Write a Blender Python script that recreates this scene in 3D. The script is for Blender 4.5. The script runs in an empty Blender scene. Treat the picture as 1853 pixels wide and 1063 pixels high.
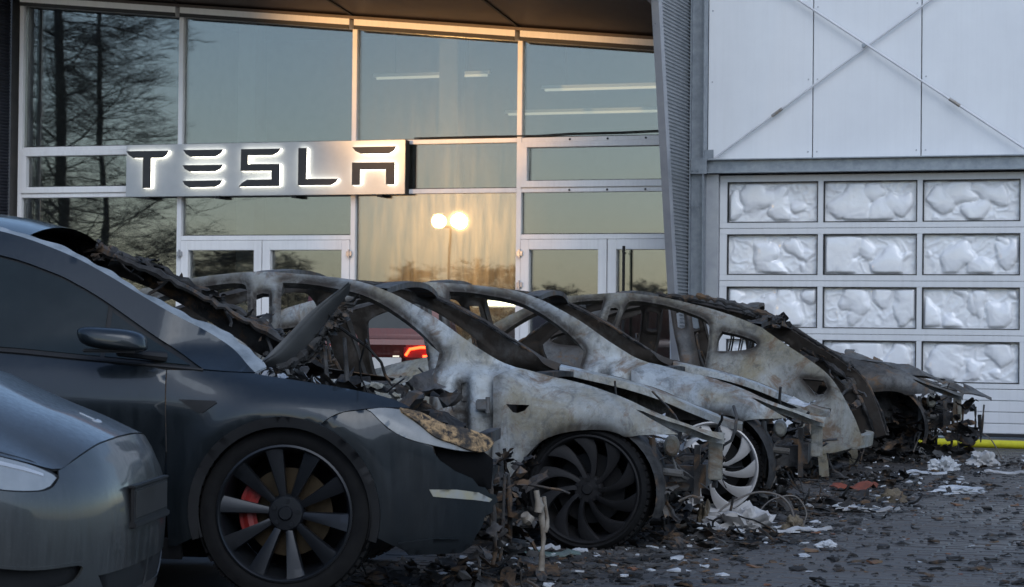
import bpy, bmesh, math, random
import numpy as np
from mathutils import Vector, Matrix, noise
from mathutils.geometry import delaunay_2d_cdt
R = math.radians
rnd = random.Random(7)
scene = bpy.context.scene
COL = scene.collection

# ------------------------------------------------------------------ camera
CAM_H, PITCH, ROLL = 1.10, math.atan(66 / 4000), R(0.6)
cd = bpy.data.cameras.new('camera'); cam = bpy.data.objects.new('camera', cd); COL.objects.link(cam)
cd.sensor_width = 36; cd.lens = 4000 / 1853 * 36; cd.clip_end = 2000; cd.clip_start = 0.1
fwd = Vector((0, math.cos(PITCH), math.sin(PITCH))); up = Vector((0, -math.sin(PITCH), math.cos(PITCH))); rt = Vector((1, 0, 0))
r2 = rt * math.cos(ROLL) + up * math.sin(ROLL); u2 = up * math.cos(ROLL) - rt * math.sin(ROLL)
m = Matrix((r2, u2, -fwd)).transposed().to_4x4(); m.translation = (0, 0, CAM_H); cam.matrix_world = m
cd.dof.use_dof = True; cd.dof.focus_distance = 12.5; cd.dof.aperture_fstop = 11
scene.camera = cam

# ------------------------------------------------------------------ sky and sun (overcast dusk)
SUN_EL, SUN_AZ = R(40), R(165)
world = bpy.data.worlds.new('World'); scene.world = world; world.use_nodes = True
wn = world.node_tree; wn.nodes.clear()
sky = wn.nodes.new('ShaderNodeTexSky'); sky.sky_type = 'NISHITA'; sky.sun_disc = False
sky.sun_elevation = SUN_EL; sky.sun_rotation = SUN_AZ; sky.air_density = 1.0; sky.dust_density = 1.0; sky.ozone_density = 2.0
hs = wn.nodes.new('ShaderNodeHueSaturation'); hs.inputs['Saturation'].default_value = 1.0
bg = wn.nodes.new('ShaderNodeBackground'); bg.inputs["Strength"].default_value = 0.13
wo = wn.nodes.new('ShaderNodeOutputWorld')
wn.links.new(sky.outputs[0], hs.inputs['Color']); wn.links.new(hs.outputs[0], bg.inputs[0]); wn.links.new(bg.outputs[0], wo.inputs[0])
sd = bpy.data.lights.new('sun', 'SUN'); sd.energy = 0.5; sd.angle = R(40); sd.color = (0.76, 0.88, 1.0)
sun = bpy.data.objects.new('sun', sd); COL.objects.link(sun)
sdir = Vector((math.sin(SUN_AZ) * math.cos(SUN_EL), math.cos(SUN_AZ) * math.cos(SUN_EL), math.sin(SUN_EL)))
sun.rotation_euler = sdir.to_track_quat('Z', 'Y').to_euler(); sun.location = (0, -10, 20)
vs = scene.view_settings; vs.view_transform = 'Standard'; vs.look = 'None'; vs.exposure = 0.65; vs.gamma = 1.0; vs.use_curve_mapping = False
scene.render.engine = 'CYCLES'
scene.cycles.max_bounces = 8; scene.cycles.transparent_max_bounces = 12

# ------------------------------------------------------------------ helpers
def tag(o, label=None, cat=None, group=None, kind=None):
    if label: o['label'] = label
    if cat: o['category'] = cat
    if group: o['group'] = group
    if kind: o['kind'] = kind
    return o
def empty(name, loc=(0, 0, 0), rz=0.0, parent=None):
    o = bpy.data.objects.new(name, None); COL.objects.link(o); o.location = loc; o.rotation_euler = (0, 0, rz)
    if parent: o.parent = parent
    o.empty_display_size = .2
    return o
def link(name, me, mat, parent=None, loc=None, rot=None):
    o = bpy.data.objects.new(name, me); COL.objects.link(o)
    if mat is not None and not me.materials: me.materials.append(mat)
    if parent: o.parent = parent
    if loc is not None: o.location = loc
    if rot is not None: o.rotation_euler = rot
    return o
def copy_tree(o, parent=None):
    c = o.copy(); COL.objects.link(c); c.parent = parent
    for ch in list(o.children): copy_tree(ch, c)
    return c
class MB:
    def __init__(s): s.v = []; s.f = []; s.sm = []
    def add(s, vs, fs, smooth=False):
        b = len(s.v); s.v += [tuple(p) for p in vs]; s.f += [tuple(i + b for i in f) for f in fs]; s.sm += [smooth] * len(fs); return s
    def box(s, x0, x1, y0, y1, z0, z1, bev=0.0):
        if bev <= 0:
            v = [(x, y, z) for x in (x0, x1) for y in (y0, y1) for z in (z0, z1)]
            return s.add(v, [(0, 1, 3, 2), (4, 6, 7, 5), (0, 4, 5, 1), (2, 3, 7, 6), (0, 2, 6, 4), (1, 5, 7, 3)])
        bm = bmesh.new(); bmesh.ops.create_cube(bm, size=1)
        for v in bm.verts: v.co = Vector(((x0 + x1) / 2 + v.co.x * (x1 - x0), (y0 + y1) / 2 + v.co.y * (y1 - y0), (z0 + z1) / 2 + v.co.z * (z1 - z0)))
        bmesh.ops.bevel(bm, geom=bm.edges[:], offset=bev, segments=2, affect='EDGES')
        return s.bm(bm)
    def bm(s, bm, M=None, smooth=False):
        bm.verts.index_update()
        s.add([tuple((M @ v.co) if M else v.co) for v in bm.verts], [tuple(v.index for v in f.verts) for f in bm.faces], smooth); bm.free(); return s
    def tube(s, pts, r, n=6, cap=True, smooth=True):
        pts = [Vector(p) for p in pts]; k = len(pts); rr = r if isinstance(r, (list, tuple)) else [r] * k
        rings = []; prev = None
        for i, p in enumerate(pts):
            t = (pts[min(i + 1, k - 1)] - pts[max(i - 1, 0)])
            if t.length < 1e-9: t = Vector((0, 0, 1))
            t.normalize()
            if prev is None:
                a = t.cross(Vector((0, 0, 1)))
                if a.length < 1e-3: a = t.cross(Vector((1, 0, 0)))
            else: a = prev - t * prev.dot(t)
            a.normalize(); prev = a; b = t.cross(a)
            rings.append([p + (a * math.cos(j * 2 * math.pi / n) + b * math.sin(j * 2 * math.pi / n)) * rr[i] for j in range(n)])
        vs = [q for g in rings for q in g]; fs = []
        for i in range(k - 1):
            for j in range(n): fs.append((i * n + j, i * n + (j + 1) % n, (i + 1) * n + (j + 1) % n, (i + 1) * n + j))
        if cap: fs.append(tuple(range(n))[::-1]); fs.append(tuple((k - 1) * n + j for j in range(n)))
        return s.add(vs, fs, smooth)
    def bar(s, a, b, w, h, upv=(0, 0, 1)):
        a, b = Vector(a), Vector(b); t = (b - a).normalized(); sd_ = t.cross(Vector(upv)).normalized(); u_ = sd_.cross(t)
        vs = [p + sd_ * (w / 2 * i) + u_ * (h / 2 * j) for p in (a, b) for i, j in ((-1, -1), (1, -1), (1, 1), (-1, 1))]
        return s.add(vs, [(0, 1, 2, 3)[::-1], (4, 5, 6, 7), (0, 1, 5, 4), (1, 2, 6, 5), (2, 3, 7, 6), (3, 0, 4, 7)])
    def lathe(s, prof, n=48, axis='y', smooth=True, a0=0, a1=2 * math.pi):
        full = abs(a1 - a0 - 2 * math.pi) < 1e-6; k = n if full else n + 1; vs = []; fs = []
        for i in range(k):
            a = a0 + (a1 - a0) * i / n
            for (r, h) in prof: vs.append((r * math.cos(a), h, r * math.sin(a)))
        p = len(prof)
        for i in range(n):
            i2 = (i + 1) % k
            for j in range(p - 1): fs.append((i * p + j, i * p + j + 1, i2 * p + j + 1, i2 * p + j))
        return s.add(vs, fs, smooth)
    def prism(s, poly, y0, y1):      # polygon in (x,z), extruded along y
        n = len(poly)
        vs = [(p[0], y0, p[1]) for p in poly] + [(p[0], y1, p[1]) for p in poly]
        fs = [tuple(range(n)), tuple(range(2 * n - 1, n - 1, -1))] + [(i, i + n, (i + 1) % n + n, (i + 1) % n) for i in range(n)]
        return s.add(vs, fs)
    def mesh(s, name, fix=True):
        me = bpy.data.meshes.new(name); me.from_pydata(s.v, [], s.f); me.polygons.foreach_set('use_smooth', s.sm)
        if fix:
            bm = bmesh.new(); bm.from_mesh(me); bmesh.ops.recalc_face_normals(bm, faces=bm.faces[:]); bm.to_mesh(me); bm.free()
        if any(s.sm): me.set_sharp_from_angle(angle=R(38))
        me.update(); return me
    def build(s, name, mat, parent=None, loc=None, rot=None, fix=True):
        return link(name, s.mesh(name, fix), mat, parent, loc, rot)

def spl(pts, n=6):
    P = [np.array(p, float) for p in pts]; P = [2 * P[0] - P[1]] + P + [2 * P[-1] - P[-2]]; out = []
    for i in range(1, len(P) - 2):
        for k in range(n):
            t = k / n; a, b, c, d = P[i - 1:i + 3]
            out.append(tuple(.5 * ((2 * b) + (c - a) * t + (2 * a - 5 * b + 4 * c - d) * t * t + (3 * b - a - 3 * c + d) * t ** 3)))
    out.append(tuple(P[-2])); return out
def arc(cx, cz, r, a0, a1, n=24):
    return [(cx + r * math.cos(R(a0 + (a1 - a0) * i / n)), cz + r * math.sin(R(a0 + (a1 - a0) * i / n))) for i in range(n + 1)]
def dens(poly, h):
    out = []
    for i in range(len(poly)):
        a = np.array(poly[i]); b = np.array(poly[(i + 1) % len(poly)]); d = np.linalg.norm(b - a)
        if d < 1e-6: continue
        k = max(1, int(math.ceil(d / h)))
        for j in range(k): out.append(tuple(a + (b - a) * j / k))
    return out
def inside(P, poly):
    P = np.asarray(P); x, y = P[:, 0], P[:, 1]; r = np.zeros(len(P), bool); n = len(poly); j = n - 1
    for i in range(n):
        xi, yi = poly[i]; xj, yj = poly[j]
        c = ((yi > y) != (yj > y)) & (x < (xj - xi) * (y - yi) / ((yj - yi) if abs(yj - yi) > 1e-12 else 1e-12) + xi)
        r ^= c; j = i
    return r
def sm01(a, b, x):
    t = np.clip((x - a) / (b - a), 0, 1); return t * t * (3 - 2 * t)
def panel(name, outer, holes, surf, mat, parent, pitch=.03, thick=.004, side=1, lump=0.0, seed=0, flange=None, soot_shade=None):
    """a sheet cut out of a curved surface: outline and holes in surface coordinates, real thickness, own edges"""
    loops = [dens(outer, pitch)] + [dens(h, pitch) for h in holes]
    pts = []; edges = []
    for L in loops:
        b = len(pts); pts += L; edges += [(b + i, b + (i + 1) % len(L)) for i in range(len(L))]
    B = np.array(pts); lo = B.min(0); hi = B.max(0)
    gx, gy = np.meshgrid(np.arange(lo[0] + pitch / 2, hi[0], pitch), np.arange(lo[1] + pitch / 2, hi[1], pitch * .87)); gx[::2] += pitch / 2
    G = np.stack([gx.ravel(), gy.ravel()], 1)
    if len(G):
        k = inside(G, loops[0])
        for L in loops[1:]: k &= ~inside(G, L)
        G = G[k]
    if len(G):
        d = np.full(len(G), 9.)
        for i in range(0, len(B), 400): d = np.minimum(d, np.sqrt(((G[:, None, :] - B[None, i:i + 400]) ** 2).sum(2)).min(1))
        G = G[d > pitch * .55]
    if flange:
        ex_ = []
        for L in loops[1:]:
            Q = np.array(L); T = np.roll(Q, -1, 0) - np.roll(Q, 1, 0); T /= np.maximum(np.linalg.norm(T, axis=1, keepdims=True), 1e-9); Nn = np.stack([T[:, 1], -T[:, 0]], 1)
            if inside(Q + Nn * .004, L).mean() > .5: Nn = -Nn
            for k_ in (.7, 1.2): ex_.append(Q + Nn * flange[0] * k_)
        ex_ = np.concatenate(ex_); k = inside(ex_, loops[0])
        for L in loops[1:]: k &= ~inside(ex_, L)
        ex_ = ex_[k]
        if len(G): G = G[np.array([np.sqrt(((ex_ - g_) ** 2).sum(1)).min() for g_ in G]) > pitch * .45]
        G = np.concatenate([G, ex_])
    allp = [Vector(p) for p in pts] + [Vector(p) for p in G]
    ov, oe, of, _, _, _ = delaunay_2d_cdt(allp, edges, [], 0, 1e-6)
    V = np.array([tuple(v) for v in ov]); Fc = np.array([f for f in of if len(f) == 3])
    c = V[Fc].mean(1); k = inside(c, loops[0])
    for L in loops[1:]: k &= ~inside(c, L)
    Fc = Fc[k]
    h = 1e-3
    def S(a, b):
        p = np.array(surf(a, b), float); return p
    p0 = S(V[:, 0], V[:, 1]); pa = S(V[:, 0] + h, V[:, 1]); pb = S(V[:, 0], V[:, 1] + h)
    N = np.cross((pa - p0).T, (pb - p0).T); N /= np.maximum(np.linalg.norm(N, axis=1, keepdims=True), 1e-12); p0 = p0.T
    # outward: +y like
    ref = N.copy(); flip = np.sign(np.where(np.abs((N * [0.35, 1, .5]).sum(1)) < 1e-6, 1, (N * [0.35, 1, .5]).sum(1)))
    N *= flip[:, None]
    if flange:
        HB = np.concatenate([np.array(dens(L, .006)) for L in loops[1:]]); dh = np.full(len(V), 9.)
        for i in range(0, len(HB), 500): dh = np.minimum(dh, np.sqrt(((V[:, None, :] - HB[None, i:i + 500]) ** 2).sum(2)).min(1))
        p0 = p0 - N * (flange[1] * (1 - sm01(flange[0] * .75, flange[0] * 1.15, dh)))[:, None]
    if lump > 0:
        dsp = np.array([noise.noise(Vector((p[0] * 4 + seed, p[1] * 4, p[2] * 4))) + .5 * noise.noise(Vector((p[0] * 11 + seed, p[1] * 11, p[2] * 11 + 5))) for p in p0])
        p0 = p0 + N * (dsp * lump)[:, None]
    # winding vs N
    fn = np.cross(p0[Fc[:, 1]] - p0[Fc[:, 0]], p0[Fc[:, 2]] - p0[Fc[:, 0]]); s_ = (fn * N[Fc[:, 0]]).sum(1) < 0
    Fc[s_] = Fc[s_][:, ::-1]
    q0 = p0 - N * thick; n = len(p0)
    cnt = {}
    for f in Fc:
        for i in range(3):
            a, b = int(f[i]), int(f[(i + 1) % 3]); cnt[(a, b)] = 1
    bd = [(a, b) for (a, b) in cnt if (b, a) not in cnt]
    verts = [p0, q0]; rim = []; idx = 2 * n; ex = []
    for a, b in bd:
        ex += [p0[a], p0[b], q0[b], q0[a]]; rim.append((idx + 1, idx, idx + 3, idx + 2)); idx += 4
    A = np.concatenate([p0, q0] + ([np.array(ex)] if ex else []))
    A[:, 1] *= side
    faces = [tuple(map(int, f)) for f in Fc] + [(int(f[0]) + n, int(f[2]) + n, int(f[1]) + n) for f in Fc] + rim
    if side < 0: faces = [f[::-1] for f in faces]
    me = bpy.data.meshes.new(name); me.from_pydata([tuple(p) for p in A], [], faces)
    me.polygons.foreach_set('use_smooth', [True] * len(me.polygons)); me.update()
    if soot_shade is not None or flange:
        sv = np.zeros(len(V)) if soot_shade is None else soot_shade(V[:, 0], V[:, 1])
        if flange: sv = np.maximum(sv, np.exp(-np.maximum(dh - .018, 0) / .035))
        at = me.attributes.new('soot_shade', 'FLOAT', 'POINT'); full = np.zeros(len(A)); full[:n] = sv; full[n:2 * n] = 1.0; full[2 * n:] = .9; at.data.foreach_set('value', full)  # soot round the openings, plus shade painted into recesses
    return link(name, me, mat, parent)

# ------------------------------------------------------------------ materials
def new(name):
    m = bpy.data.materials.new(name); m.use_nodes = True; nt = m.node_tree; p = nt.nodes['Principled BSDF']; return m, nt, p
def nd(nt, t, **kw):
    n = nt.nodes.new(t)
    for k, v in kw.items():
        if k in n.inputs: n.inputs[k].default_value = v
        else: setattr(n, k, v)
    return n
def ramp(nt, fac, stops, interp='LINEAR'):
    r = nt.nodes.new('ShaderNodeValToRGB'); r.color_ramp.interpolation = interp; e = r.color_ramp.elements
    while len(e) < len(stops): e.new(.5)
    for el, (p, c) in zip(e, stops): el.position = p; el.color = (c, c, c, 1) if isinstance(c, (int, float)) else (*c, 1)
    nt.links.new(fac, r.inputs[0]); return r.outputs[0]
def coords(nt, scale=(1, 1, 1), kind='Object'):
    tc = nt.nodes.new('ShaderNodeTexCoord'); mp = nt.nodes.new('ShaderNodeMapping'); mp.inputs['Scale'].default_value = scale
    nt.links.new(tc.outputs[kind], mp.inputs[0]); return mp.outputs[0]
def nz(nt, vec, scale, detail=6, rough=.6, dist=0.0):
    n = nd(nt, 'ShaderNodeTexNoise', Scale=scale, Detail=detail, Roughness=rough, Distortion=dist); nt.links.new(vec, n.inputs['Vector']); return n.outputs['Fac']
def mix(nt, fac, a, b, mode='MIX'):
    n = nt.nodes.new('ShaderNodeMix'); n.data_type = 'RGBA'; n.blend_type = mode
    for sock, v in ((n.inputs[0], fac), (n.inputs[6], a), (n.inputs[7], b)):
        if isinstance(v, bpy.types.NodeSocket): nt.links.new(v, sock)
        elif isinstance(v, (int, float)): sock.default_value = v
        else: sock.default_value = (*v, 1)
    return n.outputs[2]
def bump(nt, p, h, strength=.3, dist=.01):
    b = nd(nt, 'ShaderNodeBump', Strength=strength, Distance=dist); nt.links.new(h, b.inputs['Height']); nt.links.new(b.outputs[0], p.inputs['Normal'])
def simple(name, c1, c2=None, rough=.5, metal=0.0, scale=6, bmp=0.0, coat=0.0, fine=60, rvar=.0, spec=.5):
    m, nt, p = new(name); v = coords(nt)
    c2 = c2 or tuple(x * .8 for x in c1)
    f = nz(nt, v, scale, 8, .65); col = mix(nt, ramp(nt, f, [(.35, 0.), (.65, 1.)]), c1, c2)
    nt.links.new(col, p.inputs['Base Color']); p.inputs['Roughness'].default_value = rough; p.inputs['Metallic'].default_value = metal
    p.inputs['Specular IOR Level'].default_value = spec
    if coat: p.inputs['Coat Weight'].default_value = coat; p.inputs['Coat Roughness'].default_value = .08
    if rvar:
        g = nz(nt, v, scale * 3, 6, .7); nt.links.new(ramp(nt, g, [(.3, max(0, rough - rvar)), (.7, min(1, rough + rvar))]), p.inputs['Roughness'])
    if bmp: bump(nt, p, nz(nt, v, fine, 5, .6), bmp, .005)
    return m
def burnt(name, pale=(.36, .39, .41), mid=(.20, .215, .22), ochre=(.20, .175, .115), soot_shade=(.025, .024, .024), sootiness=.42, ochreness=.52, rough=.72):
    m, nt, p = new(name); v = coords(nt); oi = nt.nodes.new('ShaderNodeObjectInfo')
    off = nt.nodes.new('ShaderNodeVectorMath'); off.operation = 'ADD'; sc = nt.nodes.new('ShaderNodeVectorMath'); sc.operation = 'SCALE'; sc.inputs['Scale'].default_value = 37.0
    cmb = nt.nodes.new('ShaderNodeCombineXYZ')
    for i in range(3): nt.links.new(oi.outputs['Random'], cmb.inputs[i])
    nt.links.new(cmb.outputs[0], sc.inputs[0]); nt.links.new(v, off.inputs[0]); nt.links.new(sc.outputs[0], off.inputs[1]); v = off.outputs[0]
    a = nz(nt, v, 1.5, 7, .55, .6); base = mix(nt, ramp(nt, a, [(.34, 0.), (.68, 1.)]), mid, pale)
    o = nz(nt, v, 2.0, 9, .66, .8); base = mix(nt, ramp(nt, o, [(ochreness - .08, 0.), (ochreness + .16, .8)]), base, ochre)
    mp = nt.nodes.new('ShaderNodeMapping'); mp.inputs['Scale'].default_value = (5, 5, 1.1); nt.links.new(v, mp.inputs[0])
    st = nz(nt, mp.outputs[0], 4, 7, .7, .4); base = mix(nt, ramp(nt, st, [(.52, 0.), (.70, .55)]), base, tuple(x * .45 for x in mid))
    s = nz(nt, v, 1.7, 10, .7, .8); base = mix(nt, ramp(nt, s, [(sootiness - .12, 1.), (sootiness + .04, 0.)]), base, soot_shade)
    fine = nz(nt, v, 38, 7, .72); base = mix(nt, ramp(nt, fine, [(.45, .0), (.75, .14)]), base, tuple(min(1, x * 1.2) for x in pale)); g2 = nz(nt, v, 9, 7, .7, 1.0); base = mix(nt, ramp(nt, g2, [(.32, .65), (.47, 0.)]), base, tuple(x * .30 for x in mid)); rs_ = nz(nt, v, 5, 8, .7, .8); base = mix(nt, ramp(nt, rs_, [(.53, 0.), (.64, .8)]), base, (.145, .088, .048)); fl = nz(nt, v, 17, 10, .82, .3); base = mix(nt, ramp(nt, fl, [(.545, 0.), (.60, .4)]), base, tuple(x * .5 for x in mid)); base = mix(nt, ramp(nt, fl, [(.39, .12), (.44, 0.)]), base, tuple(min(1, x * 1.25) for x in pale))
    at = nt.nodes.new('ShaderNodeAttribute'); at.attribute_name = 'soot_shade'; am = nd(nt, 'ShaderNodeMath', operation='MULTIPLY'); nt.links.new(at.outputs['Fac'], am.inputs[0]); nt.links.new(ramp(nt, nz(nt, v, 7, 7, .7, .8), [(.34, .55), (.54, 1.)]), am.inputs[1])
    base = mix(nt, am.outputs[0], base, (.036, .030, .025))  # edge soot and painted recess shade mixed into the base colour
    nt.links.new(base, p.inputs['Base Color']); p.inputs['Metallic'].default_value = .25 if pale[0] > .2 else 0; p.inputs['Specular IOR Level'].default_value = .4 if pale[0] > .2 else .2
    nt.links.new(ramp(nt, a, [(.3, min(1, rough + .15)), (.7, rough - .12)]), p.inputs['Roughness'])
    bump(nt, p, fine, .35, .004)
    return m
MT = {}
MT['alu_white'] = simple('white_powder_coat', (.78, .78, .78), (.72, .72, .73), .38, scale=3, rvar=.08)
MT['clad'] = simple('cladding_sheet', (.74, .76, .78), (.69, .71, .735), .45, scale=1.3, bmp=.03, fine=20)
def streaked(m, amt=.10, sx=9):
    nt = m.node_tree; p = nt.nodes['Principled BSDF']; old = p.inputs['Base Color'].links[0].from_socket
    a = nz(nt, coords(nt, (sx, sx, .35)), 2.0, 8, .72); b = nz(nt, coords(nt, (.7, .7, .5)), 1.3, 6, .6)
    c = mix(nt, ramp(nt, a, [(.46, 0.), (.78, amt * 1.6)]), old, (.30, .28, .25)); c = mix(nt, ramp(nt, b, [(.40, 0.), (.75, amt)]), c, (.36, .36, .36))
    nt.links.new(c, p.inputs['Base Color']); return m
streaked(MT['clad'], .05)
MT['door_white'] = simple('door_lacquer', (.68, .69, .70), (.63, .64, .655), .38, scale=2.0, bmp=.03)
streaked(MT['door_white'], .12); streaked(MT['alu_white'], .12, 14)
MT['galv'] = simple('galvanised_steel', (.30, .33, .36), (.21, .235, .265), .42, metal=.55, scale=9, bmp=.05, rvar=.12)
MT['trim'] = simple('flashing_steel', (.40, .41, .43), (.32, .33, .36), .36, metal=.5, scale=4, bmp=.04, rvar=.1)
MT['corr'] = simple('corrugated_sheet', (.33, .345, .36), (.26, .275, .29), .4, metal=.5, scale=5, rvar=.1)
MT['bronze'] = simple('bronze_soffit', (.062, .045, .040), (.045, .034, .032), .5, metal=.2, scale=4, bmp=.05)
MT['rod'] = simple('zinc_rod', (.62, .63, .65), (.54, .55, .58), .6, scale=8)
MT['gasket'] = simple('rubber_gasket', (.012, .012, .013), None, .6)
MT['black'] = simple('black_plastic', (.016, .017, .018), (.011, .011, .012), .6, bmp=.08, fine=160, spec=.3)
MT['inner_dark'] = simple('room_paint', (.17, .165, .16), (.13, .13, .13), .8)
MT['steel'] = simple('brushed_steel', (.42, .42, .42), (.33, .33, .34), .3, metal=1.0, scale=12)
MT['sign_face'] = simple('sign_aluminium', (.40, .42, .44), (.36, .38, .40), .36, metal=.35, scale=5, bmp=.02)
MT['sign_dark'] = simple('sign_letter', (.030, .031, .033), (.024, .024, .026), .5)
def emit(name, col, st):
    m, nt, p = new(name); p.inputs['Base Color'].default_value = (*[min(1, c) for c in col], 1); p.inputs['Emission Color'].default_value = (*col, 1); p.inputs['Emission Strength'].default_value = st; return m
MT['led'] = emit('letter_led', (1.0, .95, .82), 3.4)
MT['tube'] = emit('ceiling_tube', (1.0, .88, .66), .28)
MT['flood'] = emit('flood_lens', (1.0, .62, .24), 140.0)
def glass_mat(name, refl=.5, tint=(.75, .8, .8), rough2=.20, w2=.022, warp=.0015):
    m, nt, p = new(name); nt.nodes.remove(p); out = nt.nodes['Material Output']; v = coords(nt)
    g1 = nd(nt, 'ShaderNodeBsdfGlossy', Roughness=.012); g2 = nd(nt, 'ShaderNodeBsdfGlossy', Roughness=rough2); tr = nt.nodes.new('ShaderNodeBsdfTransparent')
    g1.inputs[0].default_value = (.95, .94, .93, 1); g2.inputs[0].default_value = (.9, .9, .9, 1); tr.inputs[0].default_value = (*tint, 1)
    b = nd(nt, 'ShaderNodeBump', Strength=1.0, Distance=warp); nt.links.new(nz(nt, v, .8, 2, .5), b.inputs['Height']); nt.links.new(b.outputs[0], g1.inputs['Normal'])
    a = nt.nodes.new('ShaderNodeMixShader'); d = nz(nt, coords(nt, (6, 6, .7)), 2.2, 7, .7)
    nt.links.new(ramp(nt, d, [(.3, w2 * .3), (.75, w2 * 1.8)]), a.inputs[0]); nt.links.new(g1.outputs[0], a.inputs[1]); nt.links.new(g2.outputs[0], a.inputs[2])
    fr = nd(nt, 'ShaderNodeLayerWeight', Blend=.35); k = nd(nt, 'ShaderNodeMapRange'); nt.links.new(fr.outputs['Fresnel'], k.inputs[0]); k.inputs[3].default_value = refl; k.inputs[4].default_value = 1.0
    x = nt.nodes.new('ShaderNodeMixShader'); nt.links.new(k.outputs[0], x.inputs[0]); nt.links.new(tr.outputs[0], x.inputs[1]); nt.links.new(a.outputs[0], x.inputs[2])
    nt.links.new(x.outputs[0], out.inputs[0]); return m
MT['glass'] = glass_mat('facade_glass', .11)
MT['glass_dirty'] = glass_mat('hazy_facade_glass', .13, w2=.12, rough2=.24)
# ------------------------------------------------------------------ ground
FA = R(-19); P0 = Vector((4.631, 23.888, 0))
def fw(u, y, z=0.0):          # facade frame -> world
    return P0 + Vector((math.cos(FA) * u - math.sin(FA) * y, math.sin(FA) * u + math.cos(FA) * y, z))
def ground_mat(name, brick):
    m, nt, p = new(name); tc = nt.nodes.new('ShaderNodeTexCoord'); mp = nt.nodes.new('ShaderNodeMapping')
    geo = nt.nodes.new('ShaderNodeNewGeometry'); v = geo.outputs['Position']
    a = nz(nt, v, .55, 9, .68, .5); b = nz(nt, v, 3.2, 8, .7); f = nz(nt, v, 70, 5, .7)
    base = mix(nt, ramp(nt, b, [(.3, 0.), (.7, 1.)]), (.074, .067, .061), (.115, .105, .095))
    base = mix(nt, ramp(nt, a, [(.40, .8), (.56, 0.)]), base, (.032, .029, .027))
    base = mix(nt, ramp(nt, f, [(.5, 0.), (.75, .5)]), base, (.10, .097, .094))
    if not brick:
        oi = nt.nodes.new('ShaderNodeObjectInfo'); base = mix(nt, .22, base, mix(nt, oi.outputs['Random'], (.052, .048, .045), (.115, .104, .095)))
    p.inputs['Specular IOR Level'].default_value = .3; nt.links.new(base, p.inputs['Base Color']); nt.links.new(ramp(nt, a, [(.35, .34), (.65, .75)]), p.inputs['Roughness'])
    if brick:
        mp.inputs['Rotation'].default_value = (0, 0, -FA); nt.links.new(v, mp.inputs[0])
        br = nd(nt, 'ShaderNodeTexBrick', Scale=1.0); br.inputs['Brick Width'].default_value = .2; br.inputs['Row Height'].default_value = .1; br.inputs['Mortar Size'].default_value = .006
        nt.links.new(mp.outputs[0], br.inputs['Vector']); inv = nd(nt, 'ShaderNodeMath', operation='SUBTRACT'); inv.inputs[0].default_value = 1; nt.links.new(br.outputs['Fac'], inv.inputs[1])
        ad = nd(nt, 'ShaderNodeMath', operation='MULTIPLY_ADD'); nt.links.new(f, ad.inputs[0]); ad.inputs[1].default_value = .3; nt.links.new(inv.outputs[0], ad.inputs[2])
        bump(nt, p, ad.outputs[0], .6, .006)
    else: bump(nt, p, f, .5, .004)
    return m
MT['ground'] = ground_mat('paved_ground', True); MT['paver'] = ground_mat('paver_stone', False)
g = MB().add([(-160, -120, -.006), (160, -120, -.006), (160, 160, -.006), (-160, 160, -.006)], [(0, 1, 2, 3)]).build('ground', MT['ground'], fix=False); tag(g, kind='structure')
def paver_mesh():
    bm = bmesh.new(); bmesh.ops.create_cube(bm, size=1)
    for v in bm.verts: v.co = Vector((v.co.x * .194, v.co.y * .094, v.co.z * .05 - .025))
    bmesh.ops.bevel(bm, geom=[e for e in bm.edges if all(v.co.z > -.01 for v in e.verts)], offset=.006, segments=1, affect='EDGES')
    me = bpy.data.meshes.new('paver'); bm.to_mesh(me); bm.free(); return me
pm = paver_mesh(); cand = []
for j in range(-170, -1):
    for i in range(-75, 20):
        u = (i + (.5 if j % 2 else 0)) * .2; y = j * .1 - .02; w = fw(u, y)
        if 8.7 < w.y < 24.2 and -.9 < w.x < .235 * w.y + .35 and (w.x > .03 * (w.y - 9) + -.6): cand.append((w.y, w))
cand.sort(key=lambda c: c[0])
lot = cand
near = [c for c in lot if c[1].x > -.1][:300]; nid = set(id(c) for c in near)
pm.materials.append(MT['paver'])
for c in near:
    o = bpy.data.objects.new('paver', pm); COL.objects.link(o); o.parent = g; o.location = (c[1].x, c[1].y, rnd.uniform(-.0025, .0015)); o.rotation_euler = (rnd.uniform(-.012, .012), rnd.uniform(-.008, .008), FA + rnd.uniform(-.012, .012))
pv = np.array([tuple(v.co) for v in pm.vertices]); pf = [tuple(p.vertices) for p in pm.polygons]
rest = MB()
for c in lot:
    if id(c) in nid: continue
    a = FA + rnd.uniform(-.012, .012); ca, sa = math.cos(a), math.sin(a); dz = rnd.uniform(-.0025, .0015); tx, ty = rnd.uniform(-.012, .012), rnd.uniform(-.012, .012)
    rest.add([(c[1].x + ca * x - sa * y, c[1].y + sa * x + ca * y, z + dz + tx * x + ty * y) for x, y, z in pv], pf)
ro = rest.build('paver_field', MT['paver'], g, fix=False); tag(ro, kind='stuff')

# unseen dark bank added behind the camera to keep low sky off car sides
vs = []; nx = 60
for i in range(nx):
    x = -6 + i * 1.6
    for j, (y, z) in enumerate(((-11, -.05), (-13, 1.4), (-15.5, 4.2), (-18, 6.2), (-21, 7.0), (-30, 7.2))): vs.append((x, y, z * (1 if i > 3 else .25 * i) + (noise.noise(Vector((x * .3, y * .3, 0))) * .8 if j else 0)))
bk = MB().add(vs, [(i * 6 + j, i * 6 + j + 1, (i + 1) * 6 + j + 1, (i + 1) * 6 + j) for i in range(nx - 1) for j in range(5)], True).build('sky_blocker_bank', simple('blocker_bank_dark', (.035, .036, .020), (.05, .042, .026), .95, scale=1.5, bmp=.5, fine=9)); tag(bk, kind='structure')

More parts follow.
